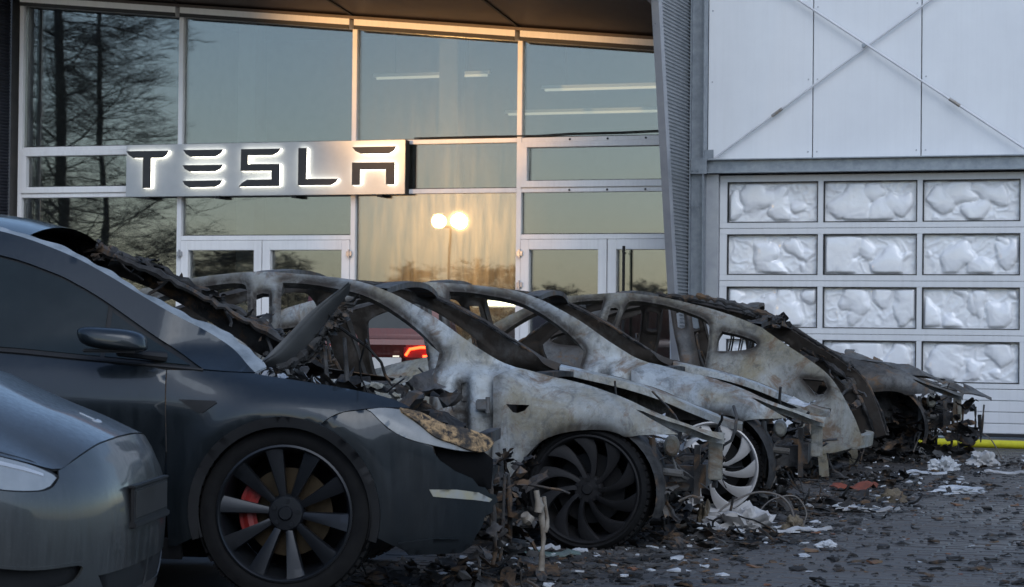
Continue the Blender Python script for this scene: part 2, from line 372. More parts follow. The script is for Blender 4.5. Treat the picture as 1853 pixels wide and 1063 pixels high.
# ------------------------------------------------------------------ glass fronted showroom
SH = empty('showroom_building', P0, FA)
tag(SH, 'glass fronted showroom with white mullions, glazed doors and a dark bronze eave', 'building')
def topz(u): return 4.274 - (u + 3.234) * .0994
W = MT['alu_white']; GZ = MT['glass']
def fbox(name, u0, u1, z0, z1, y0=-.05, y1=.05, mat=W, par=SH, bev=.004):
    return MB().box(u0, u1, y0, y1, z0, z1, bev).build(name, mat, par)
MU = [-11.39, -9.166, -6.876, -4.81, -2.86]
for u in MU: fbox('mullion', u - .03, u + .03, 0, topz(u) + .02, -.055, .05)
def pane(u0, u1, z0, z1, z1b=None, par=SH, gm=None):
    z1b = z1 if z1b is None else z1b
    tx, tz = rnd.uniform(-.0012, .0012), rnd.uniform(-.0012, .0012)
    cu, cz = (u0 + u1) / 2, (z0 + z1) / 2
    vs = []
    for y in (.0, .024): vs += [(u0, y, z0), (u1, y, z0), (u1, y, z1b), (u0, y, z1)]
    vs = [(x, y + (x - cu) * tx + (z - cz) * tz, z) for x, y, z in vs]
    MB().add(vs, [(0, 1, 2, 3), (7, 6, 5, 4), (0, 4, 5, 1), (1, 5, 6, 2), (2, 6, 7, 3), (3, 7, 4, 0)]).build('glass_pane', gm or GZ, par)
    for a, b, c, d in ((u0, u1, z0, z0 + .012), ):
        MB().box(a, b, -.004, -.001, c, d).build('gasket', MT['gasket'], par)
T1a, T1b, T2a, T2b, D1 = 3.262, 3.312, 2.682, 2.735, 2.20
for k in range(4):
    a, b = MU[k] + .03, MU[k + 1] - .03
    ta, tb = topz(a), topz(b)
    # top sloped head frame
    MB().add([(a, y, z) for y in (-.16, .05) for z in (ta, ta + .13)] + [(b, y, z) for y in (-.16, .05) for z in (tb, tb + .13)],
             [(0, 1, 3, 2), (4, 6, 7, 5), (0, 4, 5, 1), (2, 3, 7, 6), (0, 2, 6, 4), (1, 5, 7, 3)]).build('head_frame', W, SH)
    MB().add([(a, y, z) for y in (-.165, -.155) for z in (ta - .012, ta + .035)] + [(b, y, z) for y in (-.165, -.155) for z in (tb - .012, tb + .035)],
             [(0, 1, 3, 2), (4, 6, 7, 5), (0, 4, 5, 1), (2, 3, 7, 6), (0, 2, 6, 4), (1, 5, 7, 3)]).build('head_gasket', MT['gasket'], SH)
    pane(a, b, T1b, ta, tb)
    thick = k in (0, 3)
    if thick:
        fbox('transom', a, b, T1a, T1b); fbox('transom', a, b, T2a, T2b)
        w = empty('window', (0, 0, 0), 0, SH)
        lo, hi = T2b + .003, T1a - .003
        fbox('sash', a, b, hi - .06, hi, -.075, .03, W, w); fbox('sash', a, b, lo, lo + .075, -.075, .03, W, w)
        fbox('sash', a, a + .07, lo + .075, hi - .06, -.074, .03, W, w); fbox('sash', b - .07, b, lo + .075, hi - .06, -.074, .03, W, w)
        pane(a + .07, b - .07, lo + .075, hi - .06, par=w)
    else:
        fbox('transom', a, b, T1a, T1b); fbox('transom', a, b, T2a, T2b); pane(a, b, T2b, T1a)
    if k in (0, 2):
        pane(a, b, .12, T2a, gm=MT['glass_dirty'] if k == 2 else None); fbox('transom', a, b, 0, .12)
    else:
        pane(a, b, D1, T2a); fbox('transom', a, b, D1 - .055, D1)
        mid = {1: -8.045, 3: -3.74}[k]
        for d0, d1 in ((a, mid - .002), (mid + .002, b)):
            d = empty('glazed_door', (0, 0, 0), 0, SH); t = .105; h = D1 - .06
            fbox('stile', d0 + .004, d0 + t, .02, h, -.07, .04, W, d); fbox('stile', d1 - t, d1 - .004, .02, h, -.07, .04, W, d)
            fbox('rail', d0 + t, d1 - t, h - .115, h, -.068, .04, W, d); fbox('rail', d0 + t, d1 - t, .02, .2, -.068, .04, W, d)
            pane(d0 + t, d1 - t, .2, h - .115, par=d)
            hs_ = d0 + .0 if d0 == a else d1
            for z in (1.98, 1.62, .5): MB().box(hs_ - .035, hs_ + .035, -.098, -.074, z - .028, z + .028, .004).box(hs_ - .008, hs_ + .008, -.112, -.074, z - .05, z + .05, .003).build('hinge', MT['trim'], d)
        if k == 3:
            MB().tube([(-3.52, -.15, .9), (-3.52, -.15, 2.06)], .017, 10).tube([(-3.52, -.07, 1.0), (-3.52, -.15, 1.0)], .01).tube([(-3.52, -.07, 1.98), (-3.52, -.15, 1.98)], .01).build('pull_handle', MT['black'], SH)
for u, z in ((-4.2, 3.335), (-3.75, 3.335), (-3.3, 3.335), (-4.2, 2.705), (-3.75, 2.705), (-3.3, 2.705)):
    MB().lathe([(0, -.06), (.012, -.06), (.012, -.05)], 10).build('screw_cap', MT['black'], SH, (u, -.002, z - (.05 if z > 3 else 0)))
MB().tube([(-6.1, -.07, 3.33), (-5.3, -.066, 3.335), (-4.6, -.066, 3.332), (-4.2, -.066, 3.35), (-3.6, -.066, 3.352), (-2.9, -.066, 3.37)], .009, 6).build('cable', MT['black'], SH)
# eave soffit and fascia
ua, ub = -11.6, -2.83
MB().add([(ua, .05, topz(ua) + .14), (ub, .05, topz(ub) + .14), (ub, -1.9, topz(ub) + .36), (ua, -1.9, topz(ua) + .36), (ua, .05, topz(ua) + .8), (ub, .05, topz(ub) + .8), (ub, -1.9, topz(ub) + .8), (ua, -1.9, topz(ua) + .8)],
         [(0, 1, 2, 3), (7, 6, 5, 4), (0, 4, 5, 1), (1, 5, 6, 2), (2, 6, 7, 3), (3, 7, 4, 0)]).build('eave', MT['bronze'], SH)
for k in range(1, 4):
    u = MU[k]; MB().bar((u, -.02, topz(u) + .135), (u, -1.9, topz(u) + .352), .03, .012).build('soffit_joint', MT['gasket'], SH)
MB().bar((ua, -.1, topz(ua) + .125), (ub, -.1, topz(ub) + .125), .13, .035).build('shadow_gap', MT['bronze'], SH)
# tapered wing walls of corrugated sheet at both ends
def wing(u, mat, dep=None):
    n = 150; zt_ = 6.0; prof = []
    E_ = (lambda z: -.80 - .255 * (z - 1.5)) if dep is None else (lambda z: -dep)
    m_ = MB(); vs = []; fs = []
    for i in range(n * 4 + 1):
        z = i * zt_ / (n * 4); ph = i % 4; dx = (0, .016, .016, 0)[ph]
        ed = E_(z)
        vs += [(u + .02 + dx, -.02, z), (u + .02 + dx, ed + .14, z)]
    for i in range(n * 4): fs.append((2 * i, 2 * i + 1, 2 * i + 3, 2 * i + 2))
    m_.add(vs, fs); m_.build('corrugated_sheet', mat, SH, fix=False)
    e0, e1 = E_(0), E_(zt_)
    MB().add([(u - .03, e0, 0), (u + .05, e0, 0), (u + .05, e0 + .145, 0), (u - .03, e0 + .145, 0), (u - .03, e1, zt_), (u + .05, e1, zt_), (u + .05, e1 + .145, zt_), (u - .03, e1 + .145, zt_)],
             [(0, 1, 2, 3), (7, 6, 5, 4), (0, 4, 5, 1), (1, 5, 6, 2), (2, 6, 7, 3), (3, 7, 4, 0)]).build('edge_flashing', MT['trim'], SH)
    MB().add([(u, e0 + .1, 0), (u, -.02, 0), (u, -.02, zt_), (u, e1 + .1, zt_), (u - .02, e0 + .1, 0), (u - .02, -.02, 0), (u - .02, -.02, zt_), (u - .02, e1 + .1, zt_)],
             [(0, 1, 2, 3), (7, 6, 5, 4), (0, 4, 5, 1), (1, 5, 6, 2), (2, 6, 7, 3), (3, 7, 4, 0)]).build('wing_core', MT['trim'], SH)
wing(-2.80, MT['corr'])
MT['corr_dark'] = simple('dark_corrugated_sheet', (.075, .08, .10), (.055, .06, .075), .4, metal=.4, scale=5)
wing(-11.60, MT['corr_dark'], .5)
MB().tube([(-11.50, -.56, .1), (-11.50, -.56, 5.6)], .036, 10).tube([(-11.50, -.56, 3.75), (-11.50, -.56, 3.95)], .05, 10).build('downpipe', MT['trim'], SH)
# room behind the glass
D_ = 7.5
MB().box(-11.6, -2.8, D_, D_ + .1, 0, 6).build('back_wall', MT['inner_dark'], SH)
MB().box(-11.7, -11.6, .06, D_, 0, 6).build('side_wall', MT['inner_dark'], SH); MB().box(-2.79, -2.69, .06, D_, 0, 6).build('side_wall', MT['inner_dark'], SH)
MB().box(-11.6, -2.8, .06, D_, 5.6, 5.7).build('room_ceiling', MT['inner_dark'], SH); MB().box(-11.6, -2.8, .06, D_, 0, .03).build('room_floor', MT['inner_dark'], SH)
for u in (-8.55, -5.9): MB().box(u - .12, u + .12, .5, .74, .03, 5.6, .01).build('room_column', MT['inner_dark'], SH)
for i, (u0, u1, y, z, what) in enumerate(((-7.65, -6.05, 2.4, 4.33, 'seen through the upper pane right of the sign'), (-5.35, -3.0, 2.4, 4.12, 'seen through the rightmost upper pane'), (-6.6, -4.0, 4.6, 4.05, 'deep in the room behind the rightmost upper pane'))):
    t = empty('ceiling_lamp', fw(u0, y, z), FA); tag(t, 'long thin lit ceiling tube ' + what, 'lamp', None)
    L = u1 - u0
    MB().box(0, L, -.03, .03, .03, .07).build('housing', W, t); MB().box(.04, L - .04, -.018, .018, 0, .028).build('tube', MT['tube'], t)
    for x in (.3, L - .3): MB().tube([(x, 0, .07), (x, 0, 5.6 - z)], .005, 5).build('suspension_rod', MT['black'], t)
t = empty('wall_lamp', fw(-6.6, 3.5, 1.45), FA); tag(t, 'short lit white tube lamp low behind the glass above the second burnt car', 'lamp')
MB().box(-.05, .75, -.04, .04, -.06, .06, .01).build('housing', W, t); MB().tube([(0, -.06, 0), (.7, -.06, 0)], .034, 10).build('tube', emit('bright_tube', (1, .86, .6), 5), t)
MB().tube([(.35, 0, -.06), (.35, 0, -1.42)], .02, 8).build('stand', MT['black'], t)

# ------------------------------------------------------------------ sign
SG = empty('brand_sign', fw(-9.826, -.18, 2.672), FA); tag(SG, 'long brushed metal box sign with backlit dark letters reading TESLA', 'sign')
SW, SHH = 3.655, .632
MB().box(0, SW, 0, .13, 0, SHH, .004).build('sign_box', MT['sign_face'], SG)
MB().box(SW + .001, SW + .004, .003, .128, .004, SHH - .004).build('side_return', MT['black'], SG)
for x in (.25, 1.2, 2.2, 3.3): MB().box(x, x + .06, .02, .17, -.03, -.001).build('bracket', MT['black'], SG)
def LT(pts):
    out = []
    for x, y in pts:
        top = 85 + (40 - 85) * (x - 30) / 1720; bot = 408 + (380 - 408) * (x - 30) / 1720
        out.append(((x - 30) / 1720 * SW, (1 - (y - top) / (bot - top)) * SHH))
    return out
LET = {'T': [[(45, 125), (60, 148), (90, 168), (152, 168), (152, 355), (202, 355), (202, 167), (275, 165), (300, 148), (315, 120)]],
 'E': [[(408, 115), (425, 140), (455, 158), (610, 155), (642, 136), (658, 110)], [(405, 210), (420, 235), (450, 250), (610, 248), (642, 230), (658, 205)], [(405, 307), (420, 332), (450, 349), (610, 345), (640, 328), (655, 302)]],
 'S': [[(770, 107), (768, 245), (960, 243), (960, 295), (810, 298), (775, 320), (757, 343), (1008, 338), (1008, 198), (812, 200), (812, 147), (965, 145), (998, 126), (1012, 102)]],
 'L': [[(1122, 98), (1122, 333), (1320, 330), (1350, 311), (1364, 289), (1170, 290), (1173, 97)]],
 'A': [[(1447, 90), (1465, 115), (1500, 133), (1665, 130), (1695, 110), (1707, 84)], [(1447, 187), (1447, 330), (1495, 328), (1495, 232), (1648, 230), (1650, 325), (1700, 325), (1700, 184)]]}
for ch in 'TESLA':
    le = empty('letter', (0, 0, 0), 0, SG); a = MB(); b = MB()
    for p in LET[ch]:
        q = LT(p); cx = sum(x for x, _ in q) / len(q)
        a.prism(q, -.062, -.048); b.prism([(x, z) for x, z in q], -.0475, -.004)
    a.build('letter_face', MT['sign_dark'], le); b.build('letter_light', MT['led'], le)

# ------------------------------------------------------------------ workshop hall with sectional door
WH = empty('workshop_hall', P0, FA); tag(WH, 'pale clad workshop hall with steel frame, cross brace and sectional garage door', 'building')
us = [-2.60, -1.412, -.222, .968, 2.16, 3.35]
for a, b in zip(us[:-1], us[1:]): fbox('cladding_panel', a + .006, b - .006, 3.02, 6.2, 0, .08, MT['clad'], WH, .003)
fx = MB()
for a, b in zip(us[:-1], us[1:]):
    for z in (3.10, 3.9, 4.7, 5.5):
        for x in (a + .05, b - .05): fx.lathe([(0, -.006), (.007, -.005), (.009, 0)], 8)
        for x, o_ in ((a + .05, 2), (b - .05, 1)):
            k_ = len(fx.v) - 24 * o_
            for q in range(24): v_ = fx.v[k_ + q]; fx.v[k_ + q] = (v_[0] + x, v_[1], v_[2] + z)
tag(fx.build('panel_fixings', MT['trim'], WH), kind='stuff')
MB().box(-2.6, 3.35, .05, .1, 3.0, 6.2).build('backing_sheet', MT['gasket'], WH)
MB().box(-2.6, 3.35, .10, .16, 2.6, 3.2).build('lintel', MT['gasket'], WH)
def ibeam(name, a, b, w, h, upv, mat=MT['galv']):
    a, b = Vector(a), Vector(b); t = (b - a).normalized(); s_ = t.cross(Vector(upv)).normalized(); u_ = s_.cross(t); m_ = MB()
    m_.bar(a + u_ * (h / 2 - .006), b + u_ * (h / 2 - .006), w, .012, upv); m_.bar(a - u_ * (h / 2 - .006), b - u_ * (h / 2 - .006), w, .012, upv); m_.bar(a, b, .009, h - .024, upv)
    return m_.build(name, mat, WH)
ibeam('beam', (-2.74, -.10, 2.945), (3.4, -.10, 2.945), .15, .155, (0, 0, 1))
ibeam('column', (-2.68, -.10, 0), (-2.68, -.10, 6.2), .16, .165, (1, 0, 0))
MB().box(-2.60, -2.455, -.06, .06, 0, 2.86, .004).build('door_jamb', MT['trim'], WH)
MB().box(-2.745, -2.56, -.188, -.182, 2.86, 3.03).box(-2.60, -2.5, -.13, -.115, 3.03, 3.13).build('gusset_plate', MT['galv'], WH)
for x, z in ((-2.72, 2.5), (-2.66, 2.5), (-2.72, 1.4), (-2.66, 1.4), (-2.72, 2.9), (-2.66, 2.9)): MB().lathe([(0, -.02), (.014, -.02), (.014, 0)], 6, smooth=False).build('bolt', MT['galv'], WH, (x, -.183, z))
for (x0, z0, x1, z1) in ((-2.52, 3.03, 1.6, 5.93), (-3.0 + .3, 5.55, .95, 3.05)):
    a, b = Vector((x0, -.06, z0)), Vector((x1, -.06 if x0 > -2.6 else -.085, z1)); MB().tube([a, b], .0125, 8).build('brace_rod', MT['rod'], WH)
    c = a.lerp(b, .175 if x0 > -2.6 else .78); d = (b - a).normalized()
    MB().tube([c - d * .07, c + d * .07], .018, 8).build('turnbuckle', simple('rusty_turnbuckle', (.24, .19, .13), (.34, .35, .36), .6, .4, 30), WH)
MB().box(-.86, -.82, -.095, -.045, 4.225, 4.265, .004).build('brace_clamp', MT['galv'], WH)
# sectional door
GD = empty('sectional_door', (0, 0, 0), 0, WH)
DW = MT['door_white']; gx0, gx1 = -2.452, 1.95
cols = [(-2.365, -1.345), (-1.283, -.258), (-.198, .840), (.90, 1.94)]
rows = [(2.775, 2.322), (2.192, 1.742), (1.610, 1.158), (1.026, .580)]
zs = [2.85, 2.257, 1.676, 1.092, .520]
MB().box(gx0, gx1, .06, .09, .02, 2.85).build('door_core', MT['gasket'], GD)
for k in range(4):
    zt_, zb_ = zs[k] - .002, zs[k + 1] + .002; r1, r0 = rows[k]
    MB().box(gx0, gx1, .0, .055, r1, zt_, .003).build('section_rail', DW, GD); MB().box(gx0, gx1, .0, .055, zb_, r0, .003).build('section_rail', DW, GD)
    xs = [gx0] + [x for c in cols for x in c] + [gx1]
    for i in range(0, len(xs), 2): MB().box(xs[i], xs[i + 1], .0015, .055, r0, r1, .0025).build('section_stile', DW, GD)
for z0, z1 in ((.398, .516), (.276, .394), (.154, .272), (.045, .150)): MB().box(gx0, gx1, .0, .055, z0, z1, .006).build('plain_section', DW, GD)
MB().box(gx0, gx1, -.012, .058, .008, .044, .006).build('bottom_seal', MT['gasket'], GD)
m_, nt, p = new('crinkled_pane'); v = coords(nt); f = nz(nt, v, 5, 6, .6)
nt.links.new(mix(nt, ramp(nt, f, [(.35, 0.), (.7, 1.)]), (.74, .75, .77), (.82, .83, .84)), p.inputs['Base Color']); p.inputs['Roughness'].default_value = .3; p.inputs['Coat Weight'].default_value = .6; p.inputs['Coat Roughness'].default_value = .04
bump(nt, p, nz(nt, v, 26, 4, .6, .8), .25, .006); MT['pane'] = m_
def crinkle(u0, u1, z0, z1, seed):
    rr = random.Random(seed); nx, nzz = 116, 54; w, h = u1 - u0, z1 - z0
    X, Z = np.meshgrid(np.linspace(0, w, nx), np.linspace(0, h, nzz)); Hh = np.zeros_like(X)
    def nzf(x, z, s, o): return np.vectorize(lambda a, b: noise.noise(Vector((a * s, b * s, o))))(x, z)
    wx = nzf(X, Z, 6, seed * 3.1) * .085; wz = nzf(X, Z, 6, seed * 3.1 + 50) * .085
    for _ in range(rr.randint(10, 15)):
        cx, cz = rr.uniform(.04, w - .04), rr.uniform(.03, h * .9); rx = rr.uniform(.03, .17); rz = rx * rr.uniform(.8, 1.7); rz = min(rz, .20); a = rr.uniform(-.7, .7)
        dx, dz = X + wx - cx, Z + wz - cz; ex = (dx * math.cos(a) + dz * math.sin(a)) / rx; ez = (-dx * math.sin(a) + dz * math.cos(a)) / rz
        d = np.sqrt(ex ** 2 + ez ** 2); b = np.sqrt(np.clip(1 - d ** 2, 0, 1)) ** 1.5 * min(rx, rz) * .62
        Hh = np.where(b > Hh, b + Hh * .25, Hh + b * .25)
    fold = np.abs(nzf(X + wx, Z + wz, 9, seed * 7.7)); Hh += (.28 - np.clip(fold, 0, .28)) * .035 + np.clip(nzf(X, Z, 22, seed), 0, 1) * .008
    e = np.minimum(np.minimum(X, w - X), np.minimum(Z, h - Z)); Hh *= sm01(0, .035, e); Hh = .062 * np.tanh(Hh / .062)
    for _ in range(1):
        Hp = np.pad(Hh, 1, mode='edge'); Hh = (Hp[1:-1, 1:-1] * 2 + Hp[:-2, 1:-1] + Hp[2:, 1:-1] + Hp[1:-1, :-2] + Hp[1:-1, 2:]) / 6
    vs = [(u0 + x, .050 - hh * .70, z0 + z) for x, z, hh in zip(X.ravel(), Z.ravel(), Hh.ravel())]
    fs = [(j * nx + i, j * nx + i + 1, (j + 1) * nx + i + 1, (j + 1) * nx + i) for j in range(nzz - 1) for i in range(nx - 1)]
    o = MB().add(vs, fs, True).build('window_pane', MT['pane'], GD, fix=False)
    return o
sd_ = 3
for k, (zt_, zb_) in enumerate(rows):
    for (a, b) in cols:
        sd_ += 1; crinkle(a + .008, b - .008, zb_ + .008, zt_ - .008, sd_)
        m_ = MB(); t_ = .010
        for (x0, x1, z0, z1) in ((a, b, zt_ - t_, zt_), (a, b, zb_, zb_ + t_), (a, a + t_, zb_ + t_, zt_ - t_), (b - t_, b, zb_ + t_, zt_ - t_)): m_.box(x0 + .0005, x1 - .0005, -.004, .05, z0 + .0005, z1 - .0005)
        m_.build('pane_gasket', MT['gasket'], GD)
# yellow fire hose along the door
hose = MB(); pts = [fw(-1.5 + i * .2, -2.25 - .03 * math.sin(i * .5) - .012 * i, .047) for i in range(26)]
hose.tube(pts, .040, 12); ho = hose.build('fire_hose', simple('yellow_hose', (.62, .58, .02), (.52, .47, .02), .55, scale=20, bmp=.2, fine=200)); tag(ho, 'bright yellow fire hose lying on the paving below the garage door', 'hose')

# ------------------------------------------------------------------ what the glass reflects: flood light mast and bare trees across the yard
def mirror(px_u, px_z, D):      # point that appears reflected at facade point (u,z), D metres out from the glass
    cu, cy, cz = 3.398, -24.094, 1.1; k = D / 24.094
    return (px_u + (px_u - cu) * k, -D, px_z + (px_z - cz) * k)
lu, ly, lz = mirror(-5.684, 2.377, 17.0)
base = fw(lu, ly, 0)
LM = empty('flood_light_mast', base, FA); tag(LM, 'mast with two lit warm flood lamps, mirrored in the tall pane below the sign end', 'lamp')
MB().tube([(0, 0, .9), (0, 0, lz - .12)], [.03, .02], 10).build('mast', MT['black'], LM)
for k in range(3): a = k * 2.1 + .4; MB().tube([(0, 0, 1.2), (.7 * math.cos(a), .7 * math.sin(a), 0)], .016, 8).build('leg', MT['black'], LM)
MB().bar((-.3, 0, lz - .12), (.3, 0, lz - .12), .04, .04).build('cross_bar', MT['black'], LM)
for s_ in (-1, 1):
    h = empty('flood_head', (s_ * .215, 0, lz), 0, LM)
    MB().lathe([(.02, -.16), (.10, -.1), (.15, .02), (.155, .05)], 24).build('housing', MT['black'], h); MB().lathe([(0, .028), (.14, .028)], 24).build('lens', MT['flood'], h)
    ld = bpy.data.lights.new('flood_light', 'SPOT'); ld.energy = 3200; ld.color = (1.0, .52, .18); ld.spot_size = R(17); ld.spot_blend = .8; ld.shadow_soft_size = .14
    ld.energy = 9000 if s_ < 0 else 1900; ld.spot_size = R(16 if s_ < 0 else 11); lo = bpy.data.objects.new('flood_light', ld); COL.objects.link(lo); lo.parent = h
    tgt = fw(-5.6, 0, 5.15) if s_ < 0 else fw(-5.75, 0, 2.5); src = fw(lu + s_ * .215, ly + .08, lz); q = (src - tgt).to_track_quat('Z', 'Y')
    lo.location = (0, .08, 0); lo.rotation_euler = (Matrix.Rotation(-FA, 4, 'Z') @ q.to_matrix().to_4x4()).to_euler()
MT['bark'] = simple('dark_bark', (.030, .025, .023), (.018, .015, .014), .9, scale=12, bmp=.3, fine=40)
MT['twig'] = simple('twig_bark', (.030, .022, .020), (.018, .014, .013), .9)
def tree(name, loc, h, label, seed, spread=1.0, levels=5, tr=.22, group=None, BF=.24):
    rr = random.Random(seed); root = empty(name, loc); tag(root, label, 'tree', group); tk = MB(); cr = MB()
    def branch(p, d, L, r, lev):
        n = 5 if lev == 0 else 4; pts = [p]; q = p.copy(); dd = d.copy()
        for i in range(n):
            dd = (dd + Vector((rr.uniform(-1, 1), rr.uniform(-1, 1), rr.uniform(-.5, .7))) * (.05 if lev == 0 else .22)).normalized()
            q = q + dd * L / n; pts.append(q.copy())
        rs = [r * (1 - .75 * i / n) for i in range(n + 1)]
        (tk if lev == 0 else cr).tube(pts, rs, 8 if lev == 0 else (5 if lev == 1 else 3), cap=False)
        if lev >= levels: return
        k = {0: 40, 1: 11, 2: 7, 3: 5}.get(lev, 3)
        for i in range(k):
            t = (.12 + .88 * (i + rr.random()) / k) if lev == 0 else rr.uniform(.2, 1)
            f = t * n; i0 = min(int(f), n - 1); b = pts[i0].lerp(pts[i0 + 1], f - i0)
            ax = dd if lev else Vector((0, 0, 1)); a = rr.uniform(0, 6.283); o_ = Vector((math.cos(a), math.sin(a), rr.uniform(-.25, .35)))
            nd_ = (o_ * spread + ax * (.25 if lev == 0 else .55)).normalized()
            branch(b, nd_, L * ((BF * (1.15 - t * .8)) if lev == 0 else rr.uniform(.4, .62)), max(rs[i0] * (.20 if lev == 0 else .5), .0045), lev + 1)
    branch(Vector((0, 0, -.1)), Vector((0, 0, 1)), h, tr, 0)
    tk.build('trunk', MT['bark'], root, fix=False); cr.build('crown', MT['twig'], root, fix=False); return root
u, y, z = mirror(-10.80, 2, 17); tree('bare_tree', fw(u, y), 13.5, 'tall bare tree with a straight trunk, mirrored in the leftmost upper pane', 11, 1.0, 4, .17)
u, y, z = mirror(-10.2, 2, 26); tree('bare_tree', fw(u, y), 12.0, 'second bare tree mirrored behind the tall one in the leftmost pane', 12, 1.0, 4, .12)
SCRUB = ['low bare scrub tree mirrored in the pane over the left glazed door', 'low bare scrub tree mirrored just right of the left glazed door middle', 'small scrub tree mirrored below and left of the twin flood lamps', 'small scrub tree mirrored below and right of the twin flood lamps', 'small scrub tree mirrored in the left leaf of the right door', 'small scrub tree mirrored in the right leaf of the right door']
for i, (uu, D, hh) in enumerate(((-8.6, 44, 3.6), (-7.7, 48, 3.4), (-6.2, 40, 3.0), (-5.2, 40, 3.1), (-4.3, 50, 2.6), (-3.2, 52, 2.8))):
    u, y, z = mirror(uu, 2, D); tree('scrub_tree', fw(u, y), hh, SCRUB[i], 20 + i, 1.0, 4, .06, 'scrub trees mirrored in the glass', .62)
# ------------------------------------------------------------------ car body surface (x forward from the front axle, y left, z up; metres)
ZB = np.array([.10, .18, .25, .35, .45, .60, .70, .79, .86, .92, .97, 1.10, 1.25, 1.40, 1.48, 1.55, 1.62])
WB = np.array([.80, .875, .905, .922, .934, .947, .957, .964, .952, .932, .905, .845, .770, .685, .630, .560, .470])
XT = np.array([-.60, -.30, -.13, .0, .18, .35, .49, .60, .75, .88, 1.0, 1.7])
ZT = np.array([1.02, .955, .912, .893, .869, .838, .785, .745, .70, .66, .63, .60])       # shoulder (bonnet edge) height
SP = np.array([-9, .20, .45, .60, .72, .84, 1.0, 1.2, 1.45, 1.65, 1.66])                    # distance along the side and round the nose
XP = np.array([-9, .20, .449, .592, .70, .79, .872, .925, .950, .955, .955])
YP = np.array([1, 1, .965, .925, .865, .775, .625, .432, .195, .0, 0])
def cub(x, X, Y):
    X = np.asarray(X, float); Y = np.asarray(Y, float); h = np.diff(X); d = np.diff(Y) / h; m = np.zeros(len(X)); m[0], m[-1] = d[0], d[-1]
    for i in range(1, len(X) - 1): m[i] = 0 if d[i - 1] * d[i] <= 0 else 3 * (h[i - 1] + h[i]) / ((2 * h[i] + h[i - 1]) / d[i - 1] + (h[i] + 2 * h[i - 1]) / d[i])
    x = np.clip(x, X[0], X[-1]); k = np.clip(np.searchsorted(X, x) - 1, 0, len(X) - 2); t = (x - X[k]) / h[k]
    return (2 * t ** 3 - 3 * t ** 2 + 1) * Y[k] + (t ** 3 - 2 * t ** 2 + t) * h[k] * m[k] + (-2 * t ** 3 + 3 * t ** 2) * Y[k + 1] + (t ** 3 - t ** 2) * h[k] * m[k + 1]
def surf_side(s, z, drop=0.0):
    s = np.asarray(s, float); z = np.asarray(z, float) + drop
    w = cub(z, ZB, WB)
    x = cub(s, SP, XP)
    f = cub(s, SP, YP)
    d = np.maximum(cub(x, XT, ZT) - z, 0)
    w = w - .115 * np.exp(-d / .055) * sm01(-.55, -.2, x)
    w = w - .075 * sm01(.93, 1.03, z) * sm01(-1.5, -.35, x)
    r = np.hypot(x, z - .36); w = w + .020 * np.exp(-((r - .41) / .07) ** 2)
    r = np.hypot(x + 2.89, z - .36); w = w + .024 * np.exp(-((r - .41) / .08) ** 2)
    w = w - .018 * np.exp(-((z - .33) / .10) ** 2) * sm01(-.45, -.75, x) * sm01(-2.6, -2.2, x)
    w = w * cub(x, [-3.95, -3.87, -3.75, -3.55, -3.2, -2.6], [.60, .74, .85, .94, .985, 1.0])
    rake = cub(z, [.1, .2, .3, .45, .55, .65, .75, .85], [-.10, -.035, -.01, 0, -.005, -.03, -.09, -.18])
    x = x + rake * sm01(.35, 1.1, s)
    return np.array([x, w * f, z - drop + 0 * x])
# ------------------------------------------------------------------ car materials
def paint(name, c, rough=.38, frost=.35, frostcol=(.35, .38, .42)):
    m, nt, p = new(name); v = coords(nt); a = nz(nt, v, 1.8, 6, .6); f = nz(nt, v, 140, 3, .6); st = nz(nt, coords(nt, (14, 14, 1.2)), 3.0, 7, .72)
    base = mix(nt, ramp(nt, a, [(.35, 0.), (.65, 1.)]), c, tuple(x * 1.25 for x in c))
    fac = nd(nt, 'ShaderNodeMath', operation='MULTIPLY'); nt.links.new(ramp(nt, st, [(.45, 0.), (.72, 1.)]), fac.inputs[0]); fac.inputs[1].default_value = frost * .5
    base = mix(nt, fac.outputs[0], base, frostcol); sp = ramp(nt, f, [(.60, 0.), (.72, frost * .5)]); base = mix(nt, sp, base, frostcol)
    nt.links.new(base, p.inputs['Base Color']); p.inputs['Metallic'].default_value = .55
    nt.links.new(ramp(nt, st, [(.4, rough), (.7, min(1, rough + .2))]), p.inputs['Roughness'])
    p.inputs['Coat Weight'].default_value = .55; p.inputs['Coat Roughness'].default_value = .06
    bump(nt, p, f, .06, .002); return m
MT['paint_dark'] = paint('midnight_grey_paint', (.012, .0165, .020), .34, .06, (.09, .11, .12))
MT['paint_grey'] = paint('silver_grey_paint', (.060, .064, .064), .30, .14, (.30, .33, .34))
MT['paint_red'] = paint('dull_red_paint', (.075, .013, .010), .4, .1)
MT['cglass'] = simple('dark_car_glass', (.012, .018, .020), (.018, .025, .027), .14, scale=3, rvar=.08, spec=.22)
MT['tyre'] = simple('tyre_rubber', (.006, .006, .0065), (.010, .010, .010), .85, scale=20, bmp=.2, spec=.18)
MT['rim_dark'] = simple('dark_alloy', (.024, .027, .031), (.018, .020, .024), .38, metal=.6, scale=8)
MT['rim_black'] = simple('sooted_alloy', (.009, .009, .010), (.015, .0145, .015), .62, metal=.1, scale=8, bmp=.2, spec=.25)
MT['rim_silver'] = simple('ash_grey_alloy', (.52, .51, .50), (.40, .39, .38), .5, metal=.2, scale=6, bmp=.15, rvar=.1)
MT['disc'] = simple('brake_disc', (.075, .055, .032), (.05, .036, .022), .5, metal=.8, scale=14)
MT['caliper'] = simple('red_caliper', (.20, .012, .009), (.15, .010, .008), .45)
MT['liner'] = simple('arch_liner', (.006, .006, .0065), None, .9, spec=.1)
MT['burnt'] = burnt('scorched_body_metal', (.48, .525, .55), (.23, .25, .26), (.21, .175, .10), sootiness=.40, ochreness=.46)
